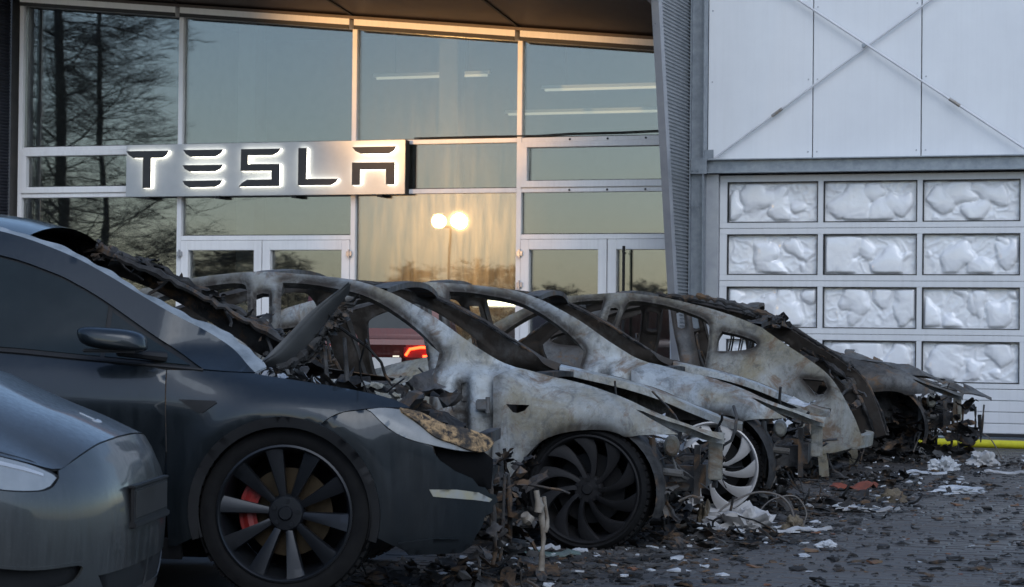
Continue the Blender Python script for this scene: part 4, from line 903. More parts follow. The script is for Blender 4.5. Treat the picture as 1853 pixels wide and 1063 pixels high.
def intact_car(name, label, loc, yaw, pm_, wrecked, group=None):
    root = empty(name, loc, -R(yaw)); tag(root, label, 'car', group)
    rr = random.Random(5)
    BK = MT['black']
    for side in (-1, 1):
        far = wrecked and side > 0; P = MT['char'] if far else pm_
        dlo = spl(DLO_TOP, 4) + spl(BELT[::-1], 4)[1:-1]
        ring = spl(ST_TOP, 4) + [(-3.32, 1.05)] + spl([(p[0], p[1] + .004) for p in BELT[::-1]], 4)[2:-1] + [(-.335, .927)]
        ring = spl(ST_TOP, 4) + [(-3.2, 1.08), (-3.0, 1.09)] + spl(DLO_TOP[::-1], 4) + [(-.25, .922)]
        panel('roof_rail', ring, [], surf_side, P, root, .03, .03, side)
        if not far:
            for a, b in ((-.36, -.755), (-.775, -1.56), (-1.60, -2.42), (-2.45, -2.9)):
                top = [p for p in spl(DLO_TOP, 6) if b <= p[0] <= a]; bot = [p for p in spl(BELT, 6) if b <= p[0] <= a]
                zt_ = lambda x: float(np.interp(-x, [-p[0] for p in DLO_TOP], [p[1] for p in DLO_TOP]))
                poly = [(a, zt_(a) - .012)] + [(p[0], p[1] - .012) for p in top] + [(b, zt_(b) - .012), (b, belt_z(b) + .014)] + [(p[0], p[1] + .014) for p in bot[::-1]] + [(a, belt_z(a) + .014)]
                if a > -.5: poly = [(-.40, belt_z(-.40) + .012)] + [(p[0] - .02, p[1] - .012) for p in top if p[0] < -.47] + [(b, zt_(b) - .012), (b, belt_z(b) + .014)] + [(-.6, belt_z(-.6) + .014)]
                panel('side_window', poly, [], surf_in(.008), MT['cglass'], root, .04, .004, side)
            panel('window_surround', [(p[0], p[1]) for p in dlo], [], surf_in(.014), BK, root, .04, .004, side)
            MB().tube([tuple(pt(p[0], p[1] - .004, side, -.002)) for p in spl(BELT, 5)], .0075, 6).build('window_sill_trim', BK, root)
        g = .0025
        fender = [(-.484 + g, .925)] + [(-.335, .924), (-.25, .918), (-.146, .914)] + spl([(-.13, .910), (.005, .891), (.178, .867), (.348, .836), (.45, .808), (.506, .783)], 4) + [(.40, .786), (.325, .781)] + spl([(.319, .780), (.24, .769), (.19, .748), (.152, .719)], 4) + arc(0, .36, .387, 67, 196, 30) + [(-.44, .22), (-.476 + g, .22), (-.476 + g, .6), (-.478 + g, .806)]
        panel('front_fender', fender, [], surf_side, P, root, .022, .004, side)
        d1 = [(-.484 - g, .925)] + [(p[0], p[1] - .004) for p in spl(BELT, 4) if -1.56 < p[0] < -.5] + [(-1.56, belt_z(-1.56) - .004), (-1.53, .6), (-1.50, .25), (-.50, .25), (-.476 - g, .6), (-.478 - g, .806)]
        panel('front_door', d1, [], surf_side, P, root, .035, .004, side)
        d2 = [(-1.565, belt_z(-1.565) - .004)] + [(p[0], p[1] - .004) for p in spl(BELT, 4) if -2.5 < p[0] < -1.57] + [(-2.5, belt_z(-2.5) - .004), (-2.42, .75), (-2.38, .5), (-2.2, .28), (-2.15, .25), (-1.505, .25), (-1.535, .6)]
        panel('rear_door', d2, [], surf_side, P, root, .04, .004, side)
        q = [(-2.505, belt_z(-2.5) - .004), (-2.95, 1.096), (-3.3, 1.06), (-3.6, .95), (-3.75, .8), (-3.80, .6), (-3.78, .35), (-3.65, .25)] + arc(-2.89, .36, .387, 196, -16, 30) + [(-2.3, .35), (-2.385, .5), (-2.425, .75)]
        panel('quarter_panel', q, [], surf_side, P, root, .035, .004, side)
        for cx in (0.0, -2.89):
            tr = arc(cx, .36, .386, -17, 197, 40) + arc(cx, .36, .345, 197, -17, 40)
            panel('arch_trim', tr, [], surf_in(-.004), BK, root, .025, .02, side)
            m_ = MB(); vs = []; n = 24
            for i in range(n + 1):
                a = R(-25 + 230 * i / n)
                for yy, r in ((.93, .352), (.60, .372), (.58, .1)): vs.append((cx + r * math.cos(a), side * yy, .36 + r * math.sin(a)))
            m_.add(vs, [(i * 3 + j, i * 3 + j + 1, (i + 1) * 3 + j + 1, (i + 1) * 3 + j) for i in range(n) for j in range(2)], True); m_.build('wheel_house', MT['liner'], root)
            wheel('suv', root, (cx, side * .80, .357), side > 0, 0, {-1: .12, 1: 1.0}[side])
        panel('sill', [(-.43, .245), (-2.45, .245), (-2.45, .16), (-.43, .16)], [], surf_in(.02), BK, root, .06, .02, side)
        # bumper wraps from the arch round the nose
        if wrecked: edge = [(.90, .625)] if False else []
        low = [(.52, .195), (.44, .235)] + arc(0, .36, .388, -14, 64, 16)
        if not wrecked:
            bp = [(.152 + g, .716), (.19, .745), (.24, .766), (.322, .777)] + [(.345, .766)] + spl([(.412, .703), (.494, .661), (.608, .632), (.72, .610), (.823, .604), (.875, .612), (.908, .638)], 4) + spl([(.908, .660), (1.0, .686), (1.2, .722), (1.45, .736), (1.65, .739)], 4) + [(1.65, .22), (1.2, .205), (.9, .195)] + low
            holes = [spl([(.62, .395), (.80, .372), (.98, .372), (1.0, .35), (.93, .315), (.70, .305), (.60, .335), (.62, .395)], 4)[:-1], [(1.17, .315), (1.66, .30), (1.66, .245), (1.2, .25)][0:0] or [(1.10, .33), (1.6, .335), (1.6, .25), (1.18, .245)]]
        else:
            bp = [(.152 + g, .716), (.19, .745), (.24, .766), (.322, .777), (.345, .766)] + spl([(.412, .703), (.494, .661), (.56, .645), (.60, .632)], 4) + [(.607, .606), (.63, .575), (.66, .555), (.69, .533), (.735, .515), (.77, .50), (.80, .468), (.835, .462), (.862, .435), (.90, .43), (.915, .40), (.885, .385), (.89, .36), (.84, .345), (.825, .30), (.80, .27), (.78, .225), (.74, .20)] + low
            holes = []
        if side < 0 or not wrecked:
            panel('front_bumper', bp, holes, surf_side, pm_, root, .022, .005, side)
        if not wrecked:
            panel('intake_mesh', [(.58, .41), (1.05, .40), (1.05, .29), (.58, .29)], [], surf_in(.05), BK, root, .05, .004, side)
            panel('intake_trim', spl([(.60, .405), (.80, .382), (1.0, .382), (1.015, .35), (.94, .306), (.70, .295), (.58, .33), (.60, .405)], 4)[:-1], [holes[0]], surf_in(-.004), pm_, root, .02, .01, side)
            panel('lower_grille', [(1.08, .34), (1.65, .345), (1.65, .24), (1.15, .235)], [], surf_in(.04), BK, root, .05, .004, side)
            panel('lamp_lens', LAMP, [], surf_in(-.002), MT['lamp_lens'], root, .02, .01, side)
            panel('light_guide', [(.40, .772), (.50, .756), (.635, .715), (.785, .677), (.85, .655), (.85, .648), (.78, .668), (.63, .705), (.50, .746), (.41, .762)], [], surf_in(-.006), MT['emblem'], root, .02, .004, side)
            panel('lamp_gasket', [(.33, .786), (.50, .776), (.80, .694), (.91, .642), (.87, .606), (.82, .598), (.6, .626), (.48, .658), (.40, .705)], [], surf_in(.012), BK, root, .03, .004, side)

        elif side < 0:
            panel('lamp_lens', LAMP, [], surf_in(-.002), MT['lens_burnt'], root, .02, .01, side)
            cr = panel('lamp_crust', spl([(.46, .783), (.55, .762), (.66, .724), (.79, .692), (.90, .652), (.91, .636)], 4) + spl([(.87, .610), (.82, .606), (.76, .616), (.70, .640), (.62, .668), (.55, .72), (.47, .768)], 4), [], surf_in(-.010), MT['crust'], root, .008, .012, side, .012, 2)
            panel('fog_lamp', [(.584, .460), (.70, .458), (.80, .443), (.878, .412), (.862, .402), (.78, .414), (.60, .432)], [], surf_in(-.004), MT['fog'], root, .02, .01, side)
            panel('lamp_cavity', [(.60, .63), (.82, .61), (.88, .57), (.86, .45), (.75, .46), (.62, .56)], [], surf_in(.06), MT['liner'], root, .04, .01, side)
            panel('lower_lip', [(.46, .245), (.60, .262), (.72, .258), (.76, .235), (.735, .200), (.50, .196)], [], surf_in(-.012), pm_, root, .02, .012, side)
        # side repeater badge
        if side < 0 or not wrecked:
            panel('repeater', [(-.425, .810), (-.275, .806), (-.27, .798), (-.325, .757), (-.345, .757)], [], surf_in(-.006), BK, root, .02, .008, side)
            # mirror: housing on a stalk
            bm = bmesh.new(); bmesh.ops.create_uvsphere(bm, u_segments=32, v_segments=20, radius=1)
            for v in bm.verts:
                c = v.co; sg = lambda a, e: math.copysign(abs(a) ** e, a)
                x, y, z = sg(c.x, .62), sg(c.y, .8), sg(c.z, .62)
                if z < 0: z *= .72
                x2 = x * .133 - .02 * z; v.co = Vector((-.675 + x2 + .018 * (z > 0) * (x > 0) * z, side * (1.035 + y * .075 - x * .012), 1.040 + z * .052 - .012 * x))
            MB().bm(bm, smooth=True).build('mirror_housing', pm_, root)
            MB().tube([tuple(Vector((-.50, side * .875, .975))), tuple(Vector((-.58, side * .93, .985))), tuple(Vector((-.66, side * 1.0, 1.0)))], [.022, .018, .022], 8).box(-.79, -.57, min(side * .99, side * 1.075), max(side * .99, side * 1.075), .993, 1.008, .006).build('mirror_base', BK, root)
    # screen, roof, bonnet, tail
    def sheet(nm, f, nu, nv, mat, thick=.004, keep=None):
        vs = []; fs = []
        for j in range(nv + 1):
            for i in range(nu + 1): vs.append(tuple(f(i / nu, j / nv)))
        n = len(vs); vs += [(v[0], v[1], v[2] - thick) for v in vs]
        for j in range(nv):
            for i in range(nu):
                if keep and not keep((i + .5) / nu, (j + .5) / nv): continue
                a = j * (nu + 1) + i; fs += [(a, a + 1, a + nu + 2, a + nu + 1), (a + n, a + nu + 1 + n, a + nu + 2 + n, a + 1 + n)]
        return MB().add(vs, fs, True).build(nm, mat, root)
    edge = spl(ST_TOP[:9], 6); ex = [p[0] for p in edge]; ez = [p[1] for p in edge]
    def screen(a, b):
        k = b * (len(edge) - 1); i = min(int(k), len(edge) - 2); q = k - i; x = ex[i] + (ex[i + 1] - ex[i]) * q; z = ez[i] + (ez[i + 1] - ez[i]) * q
        w = surf_side(x, z)[1] - .005; t = -1 + 2 * a; return (x + .16 * (1 - t * t) * (1 - b * .5), w * t, z + .055 * (1 - t * t) + .035 * (1 - abs(t) ** 3))
    if wrecked: sheet('screen_remnant', lambda a, b: screen(a * (.026 + .008 * math.sin(b * 9) + .024 * (1 - b) ** 2 + .006 * math.sin(b * 33) + .004 * math.sin(b * 71)), b * .97), 10, 110, MT['frost'], .006)
    else: sheet('windscreen', screen, 24, 20, MT['cglass'])
    top = [p for p in spl(ST_TOP[7:], 6)]
    def roof(a, b):
        k = b * (len(top) - 1); i = min(int(k), len(top) - 2); q = k - i; x = top[i][0] + (top[i + 1][0] - top[i][0]) * q; z = top[i][1] + (top[i + 1][1] - top[i][1]) * q
        w = surf_side(x, z)[1] - .005; t = -1 + 2 * a; return (x, w * t, z + .07 * (1 - t * t))
    sheet('glass_roof', roof, 20, 24, MT['cglass'])
    def tail(a, b): t = -1 + 2 * a; z = 1.075 - .8 * b; x = -3.3 - .5 * math.sin(b * 1.9) ** .8 * (1 if b > 0 else 0) if b > 0 else -3.3; p = surf_side(max(x, -3.8), z); return (x - .06 * (1 - t * t), t * p[1], z)
    sheet('tailgate', tail, 20, 16, pm_)
    MB().box(-3.5, -.35, -.75, .75, .16, .5).build('cabin_floor', MT['liner'], root); MB().box(-.40, -.30, -.72, .72, .3, .88).build('firewall', MT['liner'], root)
    for sx in (-1.45, -2.4):
        for y in ((-.38, .38)): MB().box(sx - .3, sx - .16, y - .24, y + .24, .5, 1.05, .05).box(sx - .2, sx + .35, y - .25, y + .25, .45, .6, .05).box(sx - .3, sx - .2, y - .13, y + .13, 1.07, 1.22, .03).build('seat', BK, root)
    if not wrecked:
        hf = spl(HOOD_F, 8)
        def hood(a, b):
            t = -1 + 2 * a; k = (1 - abs(t) ** 1.0) * (len(hf) - 1); i = min(int(k), len(hf) - 2); q = k - i; s_ = hf[i][0] + (hf[i + 1][0] - hf[i][0]) * q; z_ = hf[i][1] + (hf[i + 1][1] - hf[i][1]) * q
            F_ = surf_side(np.array([s_]), np.array([z_]))[:, 0].copy(); F_[1] *= (1 if t > 0 else -1) * .998
            wF = hood_pt(F_[0], 1.0)[1]; tF = np.clip(F_[1] / wF, -1, 1); tt = t + (tF - t) * b ** 2; x = -.30 + (F_[0] + .30) * b
            return tuple(hood_pt(x, tt * .997, 0, 1.25) + (F_ - hood_pt(F_[0], tF * .997, 0, 1.25)) * b ** 3)
        sheet('bonnet', hood, 40, 40, pm_, .006)
        MB().box(.72, .77, -.5, .5, .25, .62).build('radiator', MT['liner'], root)
        # plate bracket
        m_ = MB().box(.945, .958, -.265, .265, .47, .585, .004).box(.94, .966, -.27, .27, .455, .475, .004).box(.94, .962, -.27, .27, .583, .592, .003); m_.build('plate_bracket', MT['black'], root)
        MB().box(.9585, .9605, -.245, .245, .487, .572).build('number_plate', MT['plate_dark'], root)
        sp = panel('front_splitter', [(.75, .215), (1.65, .225), (1.65, .185), (.75, .18)], [], surf_in(-.02), MT['paint_grey'], root, .04, .02, -1); panel('front_splitter', [(.75, .215), (1.65, .225), (1.65, .185), (.75, .18)], [], surf_in(-.02), MT['paint_grey'], root, .04, .02, 1)
        em = MB()
        def on(x, y): q = hood_pt(x, y / hood_pt(x, 1.0)[1], 0, 1.25); return Vector((x, y, q[2] + .007))
        for poly in ([(.775, -.042), (.785, -.02), (.787, 0), (.785, .02), (.775, .042), (.765, .038), (.768, .012), (.768, -.012), (.765, -.038)], [(.764, -.009), (.764, .009), (.715, .003), (.715, -.003)]):
            vs_ = [on(x_, y_) for x_, y_ in poly]; n_ = len(vs_); em.add([tuple(v) for v in vs_] + [(v.x, v.y, v.z - .006) for v in vs_], [tuple(range(n_)), tuple(range(2 * n_ - 1, n_ - 1, -1))] + [(q, q + n_, (q + 1) % n_ + n_, (q + 1) % n_) for q in range(n_)])
        em.build('emblem', MT['emblem'], root)
    return root
MT['emblem'] = simple('bright_emblem', (.62, .63, .64), None, .3, metal=.4)
MT['nose_dark'] = simple('dark_nose_paint', (.045, .046, .048), (.03, .031, .033), .3, metal=.4, coat=.5)
MT['plate_dark'] = simple('dark_plate_holder', (.05, .05, .05), (.03, .03, .03), .35)
MT['lens_burnt'] = simple('hazed_lamp_lens', (.15, .16, .16), (.24, .245, .24), .35, coat=.4, scale=9)
MT['fog'] = simple('scorched_fog_lens', (.30, .32, .33), (.33, .31, .22), .3, scale=12)
SUV = intact_car('damaged_car', 'dark grey car with a scorched headlamp, broken windscreen and red brake caliper', (-.82, 9.746, 0), 5, MT['paint_dark'], True)
CAR1 = intact_car('parked_car', 'silver grey car nose at the left edge, undamaged with an empty plate bracket', (-2.14, 7.35, 0), 2.5, MT['paint_grey'], False)
# wreckage at the front of the dark car
rr = random.Random(77)
def spt(x, y, z): return (x, y, z)
A_ = [(-.173, -.72, .925), (-.127, -.70, .977), (-.056, -.67, 1.055), (.041, -.63, 1.163), (.127, -.60, 1.237), (.186, -.58, 1.284)]
B_ = [(-.152, -.68, .936), (-.067, -.63, .959), (.006, -.58, 1.021), (.074, -.55, 1.109), (.125, -.54, 1.178), (.184, -.55, 1.252)]
vs = []; n = 30; P_A = spl([a for a in A_], 6); P_B = spl([b for b in B_], 6)
for a, b in zip(P_A, P_B):
    a, b = Vector(a), Vector(b)
    for j in range(7): t = j / 6; vs.append(tuple(a.lerp(b, t) + Vector((.012, -.02, .022)) * math.sin(t * math.pi)))
k = len(P_A); off = len(vs); vs += [(x + .006, y + .006, z - .006) for x, y, z in vs]
fs = [(i * 7 + j, i * 7 + j + 1, (i + 1) * 7 + j + 1, (i + 1) * 7 + j) for i in range(k - 1) for j in range(6)]; fs += [tuple(q + off for q in f)[::-1] for f in fs]
MB().add(vs, fs, True).build('bent_bonnet', simple('scorched_bonnet', (.085, .088, .088), (.055, .058, .06), .6, metal=.2, scale=5, bmp=.1), SUV, fix=False)
m_ = MB()
for i in range(6, k - 1):
    b = Vector(P_B[i]) + Vector((.012, .02, -.022)); clutter(m_, 2, (b.x - .01, b.x + .02), (b.y, b.y + .03), (b.z - .03, b.z), .03, .065, rr, 'bpp')
lumpy_strip(m_, [Vector(p) + Vector((.012, .02, -.02)) for p in P_B[3:-2:3]], .02, rr, 6, .5); tag(m_.build('bonnet_frame', MT['char'], SUV), kind='stuff')
m_ = MB(); lumpy_strip(m_, [pt(s_, z_, 1, .03) + Vector((0, -.03, .0)) for s_, z_ in ST_TOP[1:9]], .026, rr, 7, .25)
lumpy_strip(m_, [pt(s_, z_, 1, .09) + Vector((.05, -.06, -.03)) for s_, z_ in ST_TOP[1:8]], .018, rr, 6, .4)
for q in range(70):
    i_ = rr.randrange(1, 8); c = pt(*ST_TOP[i_], 1, .03).lerp(pt(*ST_TOP[i_ + 1], 1, .03), rr.random()) + Vector((rr.uniform(-.02, .05), rr.uniform(-.10, .0), rr.uniform(-.05, .03))); clutter(m_, 1, (c.x, c.x), (c.y, c.y), (c.z, c.z), .025, .075, rr, 'bppt')
clutter(m_, 26, (-.95, -.15), (.30, .62), (.90, .98), .03, .09, rr, 'bp')
tag(m_.build('charred_pillar_trim', MT['char'], SUV), kind='stuff')
m_ = MB(); clutter(m_, 12, (-.30, -.02), (-.62, -.1), (.87, .92), .04, .11, rr, 'p'); tag(m_.build('cowl_ash', MT['ash'], SUV), kind='stuff')
m_ = MB(); clutter(m_, 90, (-.15, .55), (-.62, .62), (.60, .84), .05, .2, rr); tag(m_.build('bay_wreckage', MT['char'], SUV), kind='stuff')
m_ = MB(); clutter(m_, 26, (-.12, .42), (-.60, .4), (.78, .875), .03, .09, rr, 'pb'); tag(m_.build('bay_ash', MT['burnt'], SUV), kind='stuff')
for x_, y_, l_ in ((.10, -.50, .16), (.17, -.42, .22)): MB().tube([(x_, y_, .84), (x_ - .02, y_ + .02, .84 + l_)], [.012, .008], 7).build('bonnet_strut', MT['char'], SUV)
m_ = MB()
for side in (-1, 1): m_.bar((-.3, side * .45, .42), (.68, side * .45, .42), .10, .13)
m_.bar((.72, -.64, .44), (.72, .62, .44), .06, .12); m_.bar((.70, -.60, .62), (.70, .6, .62), .05, .05); m_.build('crash_structure', MT['char'], SUV)
m_ = MB(); clutter(m_, 130, (.62, .93), (-.66, .6), (.05, .56), .03, .10, rr, 'bbppppt')
for _ in range(5): x_, y_ = rr.uniform(.76, .93), rr.uniform(-.70, -.2); lumpy_strip(m_, [(x_, y_, rr.uniform(.3, .5)), (x_ + rr.uniform(-.03, .04), y_, .2), (x_ + rr.uniform(-.05, .05), y_, rr.uniform(.03, .2))], rr.uniform(.006, .013), rr, 8, .4, True)
tag(m_.build('melted_front', MT['char'], SUV), kind='stuff')
m_ = MB()
for x_, y_, z1, z0, r_ in ((.985, -.40, .40, .06, .011), (.97, -.43, .43, .30, .016), (1.0, -.39, .40, .22, .010), (.93, -.50, .33, .29, .022)):
    lumpy_strip(m_, [(x_, y_, z1), (x_ + .015, y_ + .01, (z1 + z0) / 2), (x_ + .005, y_, z0)], r_, rr, 10, .35, True)
tag(m_.build('melted_drip', simple('melted_pale_plastic', (.26, .23, .19), (.12, .095, .07), .6, scale=14, bmp=.4), SUV), kind='stuff')
# ------------------------------------------------------------------ solid red car put in for a vehicle mirrored in the glass
RC = empty('stand_in_red_car', (-1.28, 20.7, 0), 0); tag(RC, 'dull red car put in for a vehicle mirrored in the glass, one tail lamp glowing between the burnt pillars', 'car')
RP = MT['paint_red']
def sect(y, hw, zlo, zhi, r=.12):
    pts = []
    for (cx, cz, a0) in ((hw - r, zhi - r, 0), (-hw + r, zhi - r, 90), (-hw + r * .6, zlo + r * .6, 180), (hw - r * .6, zlo + r * .6, 270)):
        q = r if a0 < 180 else r * .6
        for k in range(6): a = R(a0 + 90 * k / 5); pts.append((cx + q * math.cos(a), y, cz + q * math.sin(a)))
    return pts
prof = [(.10, .72, .30, .78), (.03, .76, .28, .95), (.05, .80, .26, 1.0), (.30, .84, .24, 1.02), (2.6, .86, .24, 1.0), (3.4, .84, .24, .92), (3.85, .76, .26, .78), (3.95, .66, .30, .66)]
vs = []; fs = []; n = 24
for y, hw, a, b in prof: vs += sect(y, hw, a, b)
for i in range(len(prof) - 1):
    for j in range(n): fs.append((i * n + j, i * n + (j + 1) % n, (i + 1) * n + (j + 1) % n, (i + 1) * n + j))
fs += [tuple(range(n)), tuple((len(prof) - 1) * n + j for j in range(n))[::-1]]
MB().add(vs, fs, True).build('body', RP, RC)
prof = [(.16, .70, .96, 1.05), (.30, .66, .96, 1.46), (.48, .63, .96, 1.55), (1.5, .64, .96, 1.56), (2.1, .66, .96, 1.40), (2.75, .72, .96, 1.02)]
vs = []; fs = []
for y, hw, a, b in prof: vs += sect(y, hw, a, b, min(.10, (b - a) * .45))
for i in range(len(prof) - 1):
    for j in range(n): fs.append((i * n + j, i * n + (j + 1) % n, (i + 1) * n + (j + 1) % n, (i + 1) * n + j))
fs += [tuple(range(n)), tuple((len(prof) - 1) * n + j for j in range(n))[::-1]]
MB().add(vs, fs, True).build('cabin', RP, RC)
MB().add([(-.55, .165, 1.06), (.55, .165, 1.06), (.50, .275, 1.42), (-.50, .275, 1.42), (-.55, .19, 1.06), (.55, .19, 1.06), (.50, .30, 1.42), (-.50, .30, 1.42)], [(0, 1, 2, 3), (7, 6, 5, 4), (0, 4, 5, 1), (1, 5, 6, 2), (2, 6, 7, 3), (3, 7, 4, 0)]).build('rear_window', MT['cglass'], RC)
MT['tail_on'] = emit('tail_lamp_on', (1.0, .07, .015), 4.0); MT['tail_off'] = simple('tail_lamp_red', (.25, .01, .008), None, .2, coat=1)
for s_, mt in ((-1, MT['tail_off']), (1, MT['tail_on'])):
    l = empty('tail_lamp', (s_ * .43, .0, .88), 0, RC)
    MB().box(-.16, .16, .012, .05, -.07, .07, .02).build('lamp_housing', MT['tail_off'], l)
    MB().tube([(-.14 * s_, -.004, -.03), (-.10 * s_, -.004, .03), (0, -.004, .048), (.14 * s_, -.004, .045)], .013, 8).tube([(.02 * s_, -.004, -.035), (.14 * s_, -.004, -.03)], .010, 8).build('light_guide', mt, l)
MB().box(-.27, .25, -.0, .03, .72, .83, .004).build('number_plate', simple('white_plate', (.55, .54, .52), (.48, .47, .45), .4), RC)
MB().box(-.76, .76, -.06, .10, .36, .56, .04).build('rear_bumper', MT['black'], RC)
for s_ in (-1, 1): MB().box(s_ * .2 - .03, s_ * .2 + .03, .0, .02, .835, .850).build('plate_lamp', MT['tube'], RC)
for s_ in (-1, 1):
    for y_ in (.75, 3.25):
        w = empty('wheel', (s_ * .78, y_, .31), R(90) if s_ < 0 else R(-90), RC)
        MB().lathe([(.2, -.1), (.29, -.1), (.31, -.06), (.31, .08), (.2, .1)], 32).build('tyre', MT['tyre'], w); MB().lathe([(0, -.08), (.05, -.085), (.19, -.07), (.2, -.1)], 24).build('rim', MT['rim_dark'], w)

# ------------------------------------------------------------------ debris
rr = random.Random(101)
def shard(m_, c, s_, flat=.35):
    k = rr.randint(4, 7); a0 = rr.uniform(0, 6.28); top = []; bot = []
    for i in range(k):
        a = a0 + i * 6.283 / k + rr.uniform(-.3, .3); r = s_ * rr.uniform(.45, 1.0); top.append((c[0] + r * math.cos(a), c[1] + r * .8 * math.sin(a), c[2] + .001 + rr.uniform(0, flat) * s_))
    vs = top + [(c[0] + rr.uniform(-.3, .3) * s_, c[1] + rr.uniform(-.3, .3) * s_, c[2] + rr.uniform(.3, 1) * flat * s_)]
    vs += [(x, y, max(.0015, z - s_ * .2)) for x, y, z in top]
    fs = [(i, (i + 1) % k, k) for i in range(k)] + [(i, k + 1 + i, k + 1 + (i + 1) % k, (i + 1) % k) for i in range(k)]
    m_.add(vs, fs)
NOSES = [(-.05, 9.72), (1.12, 11.75), (2.15, 14.05), (2.9, 16.2), (3.95, 19.2)]
def spot():
    while True:
        if rr.random() < .62:
            i = rr.randrange(len(NOSES)); n_ = NOSES[i]; q = NOSES[min(i + 1, len(NOSES) - 1)]; t = rr.random(); x = n_[0] + (q[0] - n_[0]) * t + rr.gauss(-.05, .30); y = n_[1] + (q[1] - n_[1]) * t + rr.gauss(0, .3)
        else:
            y = 9.0 + 11 * rr.random() ** 1.3; x = rr.uniform(.0, .235 * y + .3)
        if x > -.6 and noise.noise(Vector((x * 1.4, y * 1.0, 3.3))) > rr.uniform(-.55, .35): return x, y
ch, ash, col = MB(), MB(), MB()
for i in range(5200):
    x, y = spot(); s_ = min(.05, .004 + .0065 * rr.paretovariate(1.5))
    shard(ch, (x, y, 0), s_, .5)
for i in range(220):
    x, y = spot(); s_ = min(.055, .006 + .008 * rr.paretovariate(1.6)); shard(ash, (x, y, 0), s_, .4)
for i in range(160):
    x, y = spot(); s_ = min(.05, .008 + .008 * rr.paretovariate(1.6)); shard(col, (x, y, 0), s_, .4)
tag(ch.build('char_flakes', MT['char'], fix=False), 'black charred flakes scattered over the paving', None, None, 'stuff')
tag(ash.build('ash_chips', MT['ash'], fix=False), 'small pale ash chips scattered among the black flakes', None, None, 'stuff')
tag(col.build('plastic_bits', simple('scorched_plastic_bits', (.20, .07, .035), (.13, .10, .05), .7, scale=3), fix=False), 'small reddish and ochre plastic bits scattered near the wrecks', None, None, 'stuff')
for i, ((x, y), L, what) in enumerate(zip(NOSES, (.55, .6, .6, .65, .6), ('under the melted nose of the dark car', 'below the front of the nearest burnt shell', 'below the front of the middle burnt shell', 'under the tail of the ochre burnt shell', 'in front of the farthest burnt car'))):
    m_ = MB()
    for _ in range(190):
        dx, dy = rr.gauss(-.12, .28), rr.gauss(0, .38); z = max(.0, .07 * math.exp(-(dx * dx + dy * dy) * 5) * rr.random()); c = (x + dx - .1, y + dy, z); s_ = rr.uniform(.015, .055)
        if rr.random() < .7: shard(m_, c, s_, .5)
        else: clutter(m_, 1, (c[0] - .05, c[0] + .05), (c[1] - .05, c[1] + .05), (z + .005, z + .03), .03, .10, rr, 'tpp')
    m_2 = MB()
    for _ in range(26): dx, dy = rr.gauss(-.05, .30), rr.gauss(0, .4); shard(m_2, (x + dx, y + dy, rr.uniform(0, .05)), rr.uniform(.012, .04), .5)
    tag(m_.build('debris_heap', MT['char'], fix=False), 'heap of charred plastic and wire ' + what, None, None, 'stuff'); tag(m_2.build('ash_heap', MT['ash'], fix=False), 'pale ash flakes ' + what, None, None, 'stuff')
def lump(name, label, loc, size, mat, seed, cat='debris', rough=.35, rz=0.0):
    bm = bmesh.new(); bmesh.ops.create_icosphere(bm, subdivisions=4, radius=1)
    for v in bm.verts:
        n_ = noise.noise(v.co * 1.6 + Vector((seed, 0, 0))) * .55 + noise.noise(v.co * 4.2 + Vector((0, seed, 0))) * rough + abs(noise.noise(v.co * 9 + Vector((0, 0, seed)))) * .15
        c = v.co * (1 + n_); v.co = Vector((c.x * size[0], c.y * size[1], max(-.25, c.z) * size[2] + .24 * size[2]))
    o = MB().bm(bm, smooth=True).build(name, mat, None, loc, (0, 0, rz)); tag(o, label, cat); return o
def strip(name, label, loc, L, w, mat, seed, rz, cat='debris', curl=.03):
    r_ = random.Random(seed); n_ = 14; vs = []
    for i in range(n_):
        t = i / (n_ - 1); zz = .008 + curl * (.5 + .5 * math.sin(t * 9 + seed)) * r_.uniform(.3, 1); ww = w * (.5 + .6 * math.sin(t * 3.0 + .1)) * r_.uniform(.75, 1.15)
        for s_, dz in ((-1, 0), (0, .012), (1, .004)): vs.append(((t - .5) * L, s_ * ww / 2 + .03 * math.sin(t * 5 + seed), zz + dz))
    k = len(vs); vs += [(x, y, z - .006) for x, y, z in vs]; fs = [(i * 3 + j, i * 3 + j + 1, i * 3 + 4 + j, i * 3 + 3 + j) for i in range(n_ - 1) for j in range(2)]
    fs += [tuple(q + k for q in f)[::-1] for f in fs]; 
    for j, rv in ((0, True), (2, False)): fs += [((i * 3 + j, (i + 1) * 3 + j, (i + 1) * 3 + j + k, i * 3 + j + k)) for i in range(n_ - 1)]
    o = MB().add(vs, fs).build(name, mat, None, loc, (0, 0, rz)); tag(o, label, cat); return o
MT['wplastic'] = simple('pale_melted_plastic', (.46, .45, .44), (.24, .235, .23), .6, scale=8, bmp=.3, fine=40)
MT['redplastic'] = simple('scorched_red_cloth', (.30, .075, .04), (.16, .05, .03), .8, scale=10, bmp=.4)
MT['greenglass'] = simple('greenish_glass_sheet', (.07, .13, .11), (.16, .19, .18), .3, scale=14)
MT['tan'] = simple('tan_foam', (.17, .135, .085), (.07, .055, .04), .8, scale=9, bmp=.4)
lump('melted_lump', 'large white melted lump with jagged points in front of the pale alloy wheel', (1.28, 12.2, 0), (.17, .12, .10), MT['wplastic'], 3.1, rough=.6)
lump('melted_lump', 'grey melted lump at the left foot of the jagged white one', (1.10, 12.05, 0), (.10, .08, .045), MT['wplastic'], 8.4)
lump('foam_chunk', 'tan foam chunk lying right of the jagged white lump', (1.60, 12.45, 0), (.05, .05, .055), MT['tan'], 5.2)
lump('foam_chunk', 'tan leaning foam chunk left of the jagged white lump', (1.10, 12.5, 0), (.035, .05, .10), MT['tan'], 6.6)
strip('plastic_strip', 'long white plastic strip lying before the middle burnt shell', (1.62, 12.2, 0), .34, .08, MT['wplastic'], 4, .3)
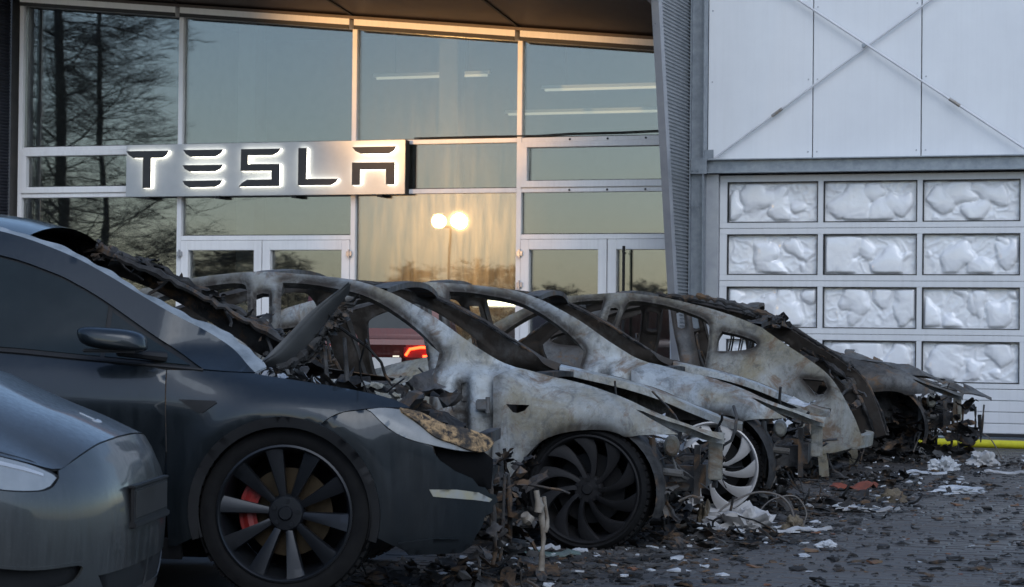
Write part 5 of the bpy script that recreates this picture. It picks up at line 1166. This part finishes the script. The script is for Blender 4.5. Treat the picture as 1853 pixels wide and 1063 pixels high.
strip('plastic_strip', 'white torn strip farther right before the middle burnt shell', (2.08, 13.9, 0), .46, .12, MT['wplastic'], 9, -.25)
strip('plastic_strip', 'white crumpled strip ahead of the other torn one', (2.2, 13.65, 0), .40, .10, MT['wplastic'], 12, .1)
lump('foam_chunk', 'rounded brown lump behind the torn white strips', (2.50, 14.5, 0), (.075, .055, .06), MT['tan'], 7.7)
strip('red_cloth', 'crumpled orange red cloth under the tail of the ochre burnt shell', (2.40, 15.5, 0), .32, .20, MT['redplastic'], 6, .4, curl=.06)
lump('pale_lump', 'round pale lump near the yellow hose end', (3.97, 18.6, 0), (.11, .09, .10), MT['wplastic'], 2.2)
lump('melted_lump', 'white jagged melted piece left of the round pale lump', (3.50, 17.9, 0), (.10, .08, .08), MT['ash'], 9.9, rough=.7)
strip('plastic_strip', 'white flat strip right of the round pale lump', (4.0, 17.5, 0), .5, .09, MT['wplastic'], 14, .05)
strip('plastic_strip', 'pale strip beside the jagged white piece by the farthest car', (3.15, 17.3, 0), .55, .10, MT['ash'], 16, .1)
lump('ash_mound', 'low pale ash mound on the open paving right of the wrecks', (3.12, 15.4, 0), (.16, .10, .035), MT['ash'], 4.4)
strip('glass_sheet', 'crumpled greenish glass sheet at the foot of the sooty black wheel', (.17, 10.75, 0), .34, .14, MT['greenglass'], 18, .15)
strip('plastic_strip', 'white strip beside the greenish glass sheet', (.10, 11.0, 0), .30, .07, MT['ash'], 19, .1)
lump('foam_chunk', 'small pale chunk in the charred heap by the dark car', (-.03, 10.05, .03), (.03, .03, .028), MT['ash'], 1.4)
lump('melted_lump', 'small white chip alone on the paving between dark flakes', (1.63, 11.4, 0), (.05, .03, .025), MT['ash'], 11.0)
def wire(label, pts, r=.006): o = MB().tube(spl(pts, 8), r, 6).build('bent_wire', MT['wirem']); tag(o, label, 'wire')
MT['wirem'] = simple('burnt_wire', (.16, .14, .12), (.08, .07, .06), .6)
wire('arched wire standing over the jagged white lump', [(1.12, 12.4, .02), (1.22, 12.5, .12), (1.40, 12.6, .19), (1.54, 12.55, .17), (1.60, 12.5, .08), (1.59, 12.45, .0)])
wire('second thin wire curling behind the tan chunk', [(1.40, 12.6, .06), (1.5, 12.7, .14), (1.64, 12.75, .16), (1.70, 12.7, .08), (1.68, 12.65, 0)], .004)
wire('tall loop of wire standing before the yellow hose', [(3.86, 19.3, .0), (3.92, 19.3, .16), (4.05, 19.35, .25), (4.18, 19.3, .20), (4.28, 19.25, .02)], .006)
wire('short white cable end on the paving by the dark car', [(-.14, 9.5, .0), (-.13, 9.55, .04), (-.13, 9.62, .09), (-.15, 9.66, .11)], .007)
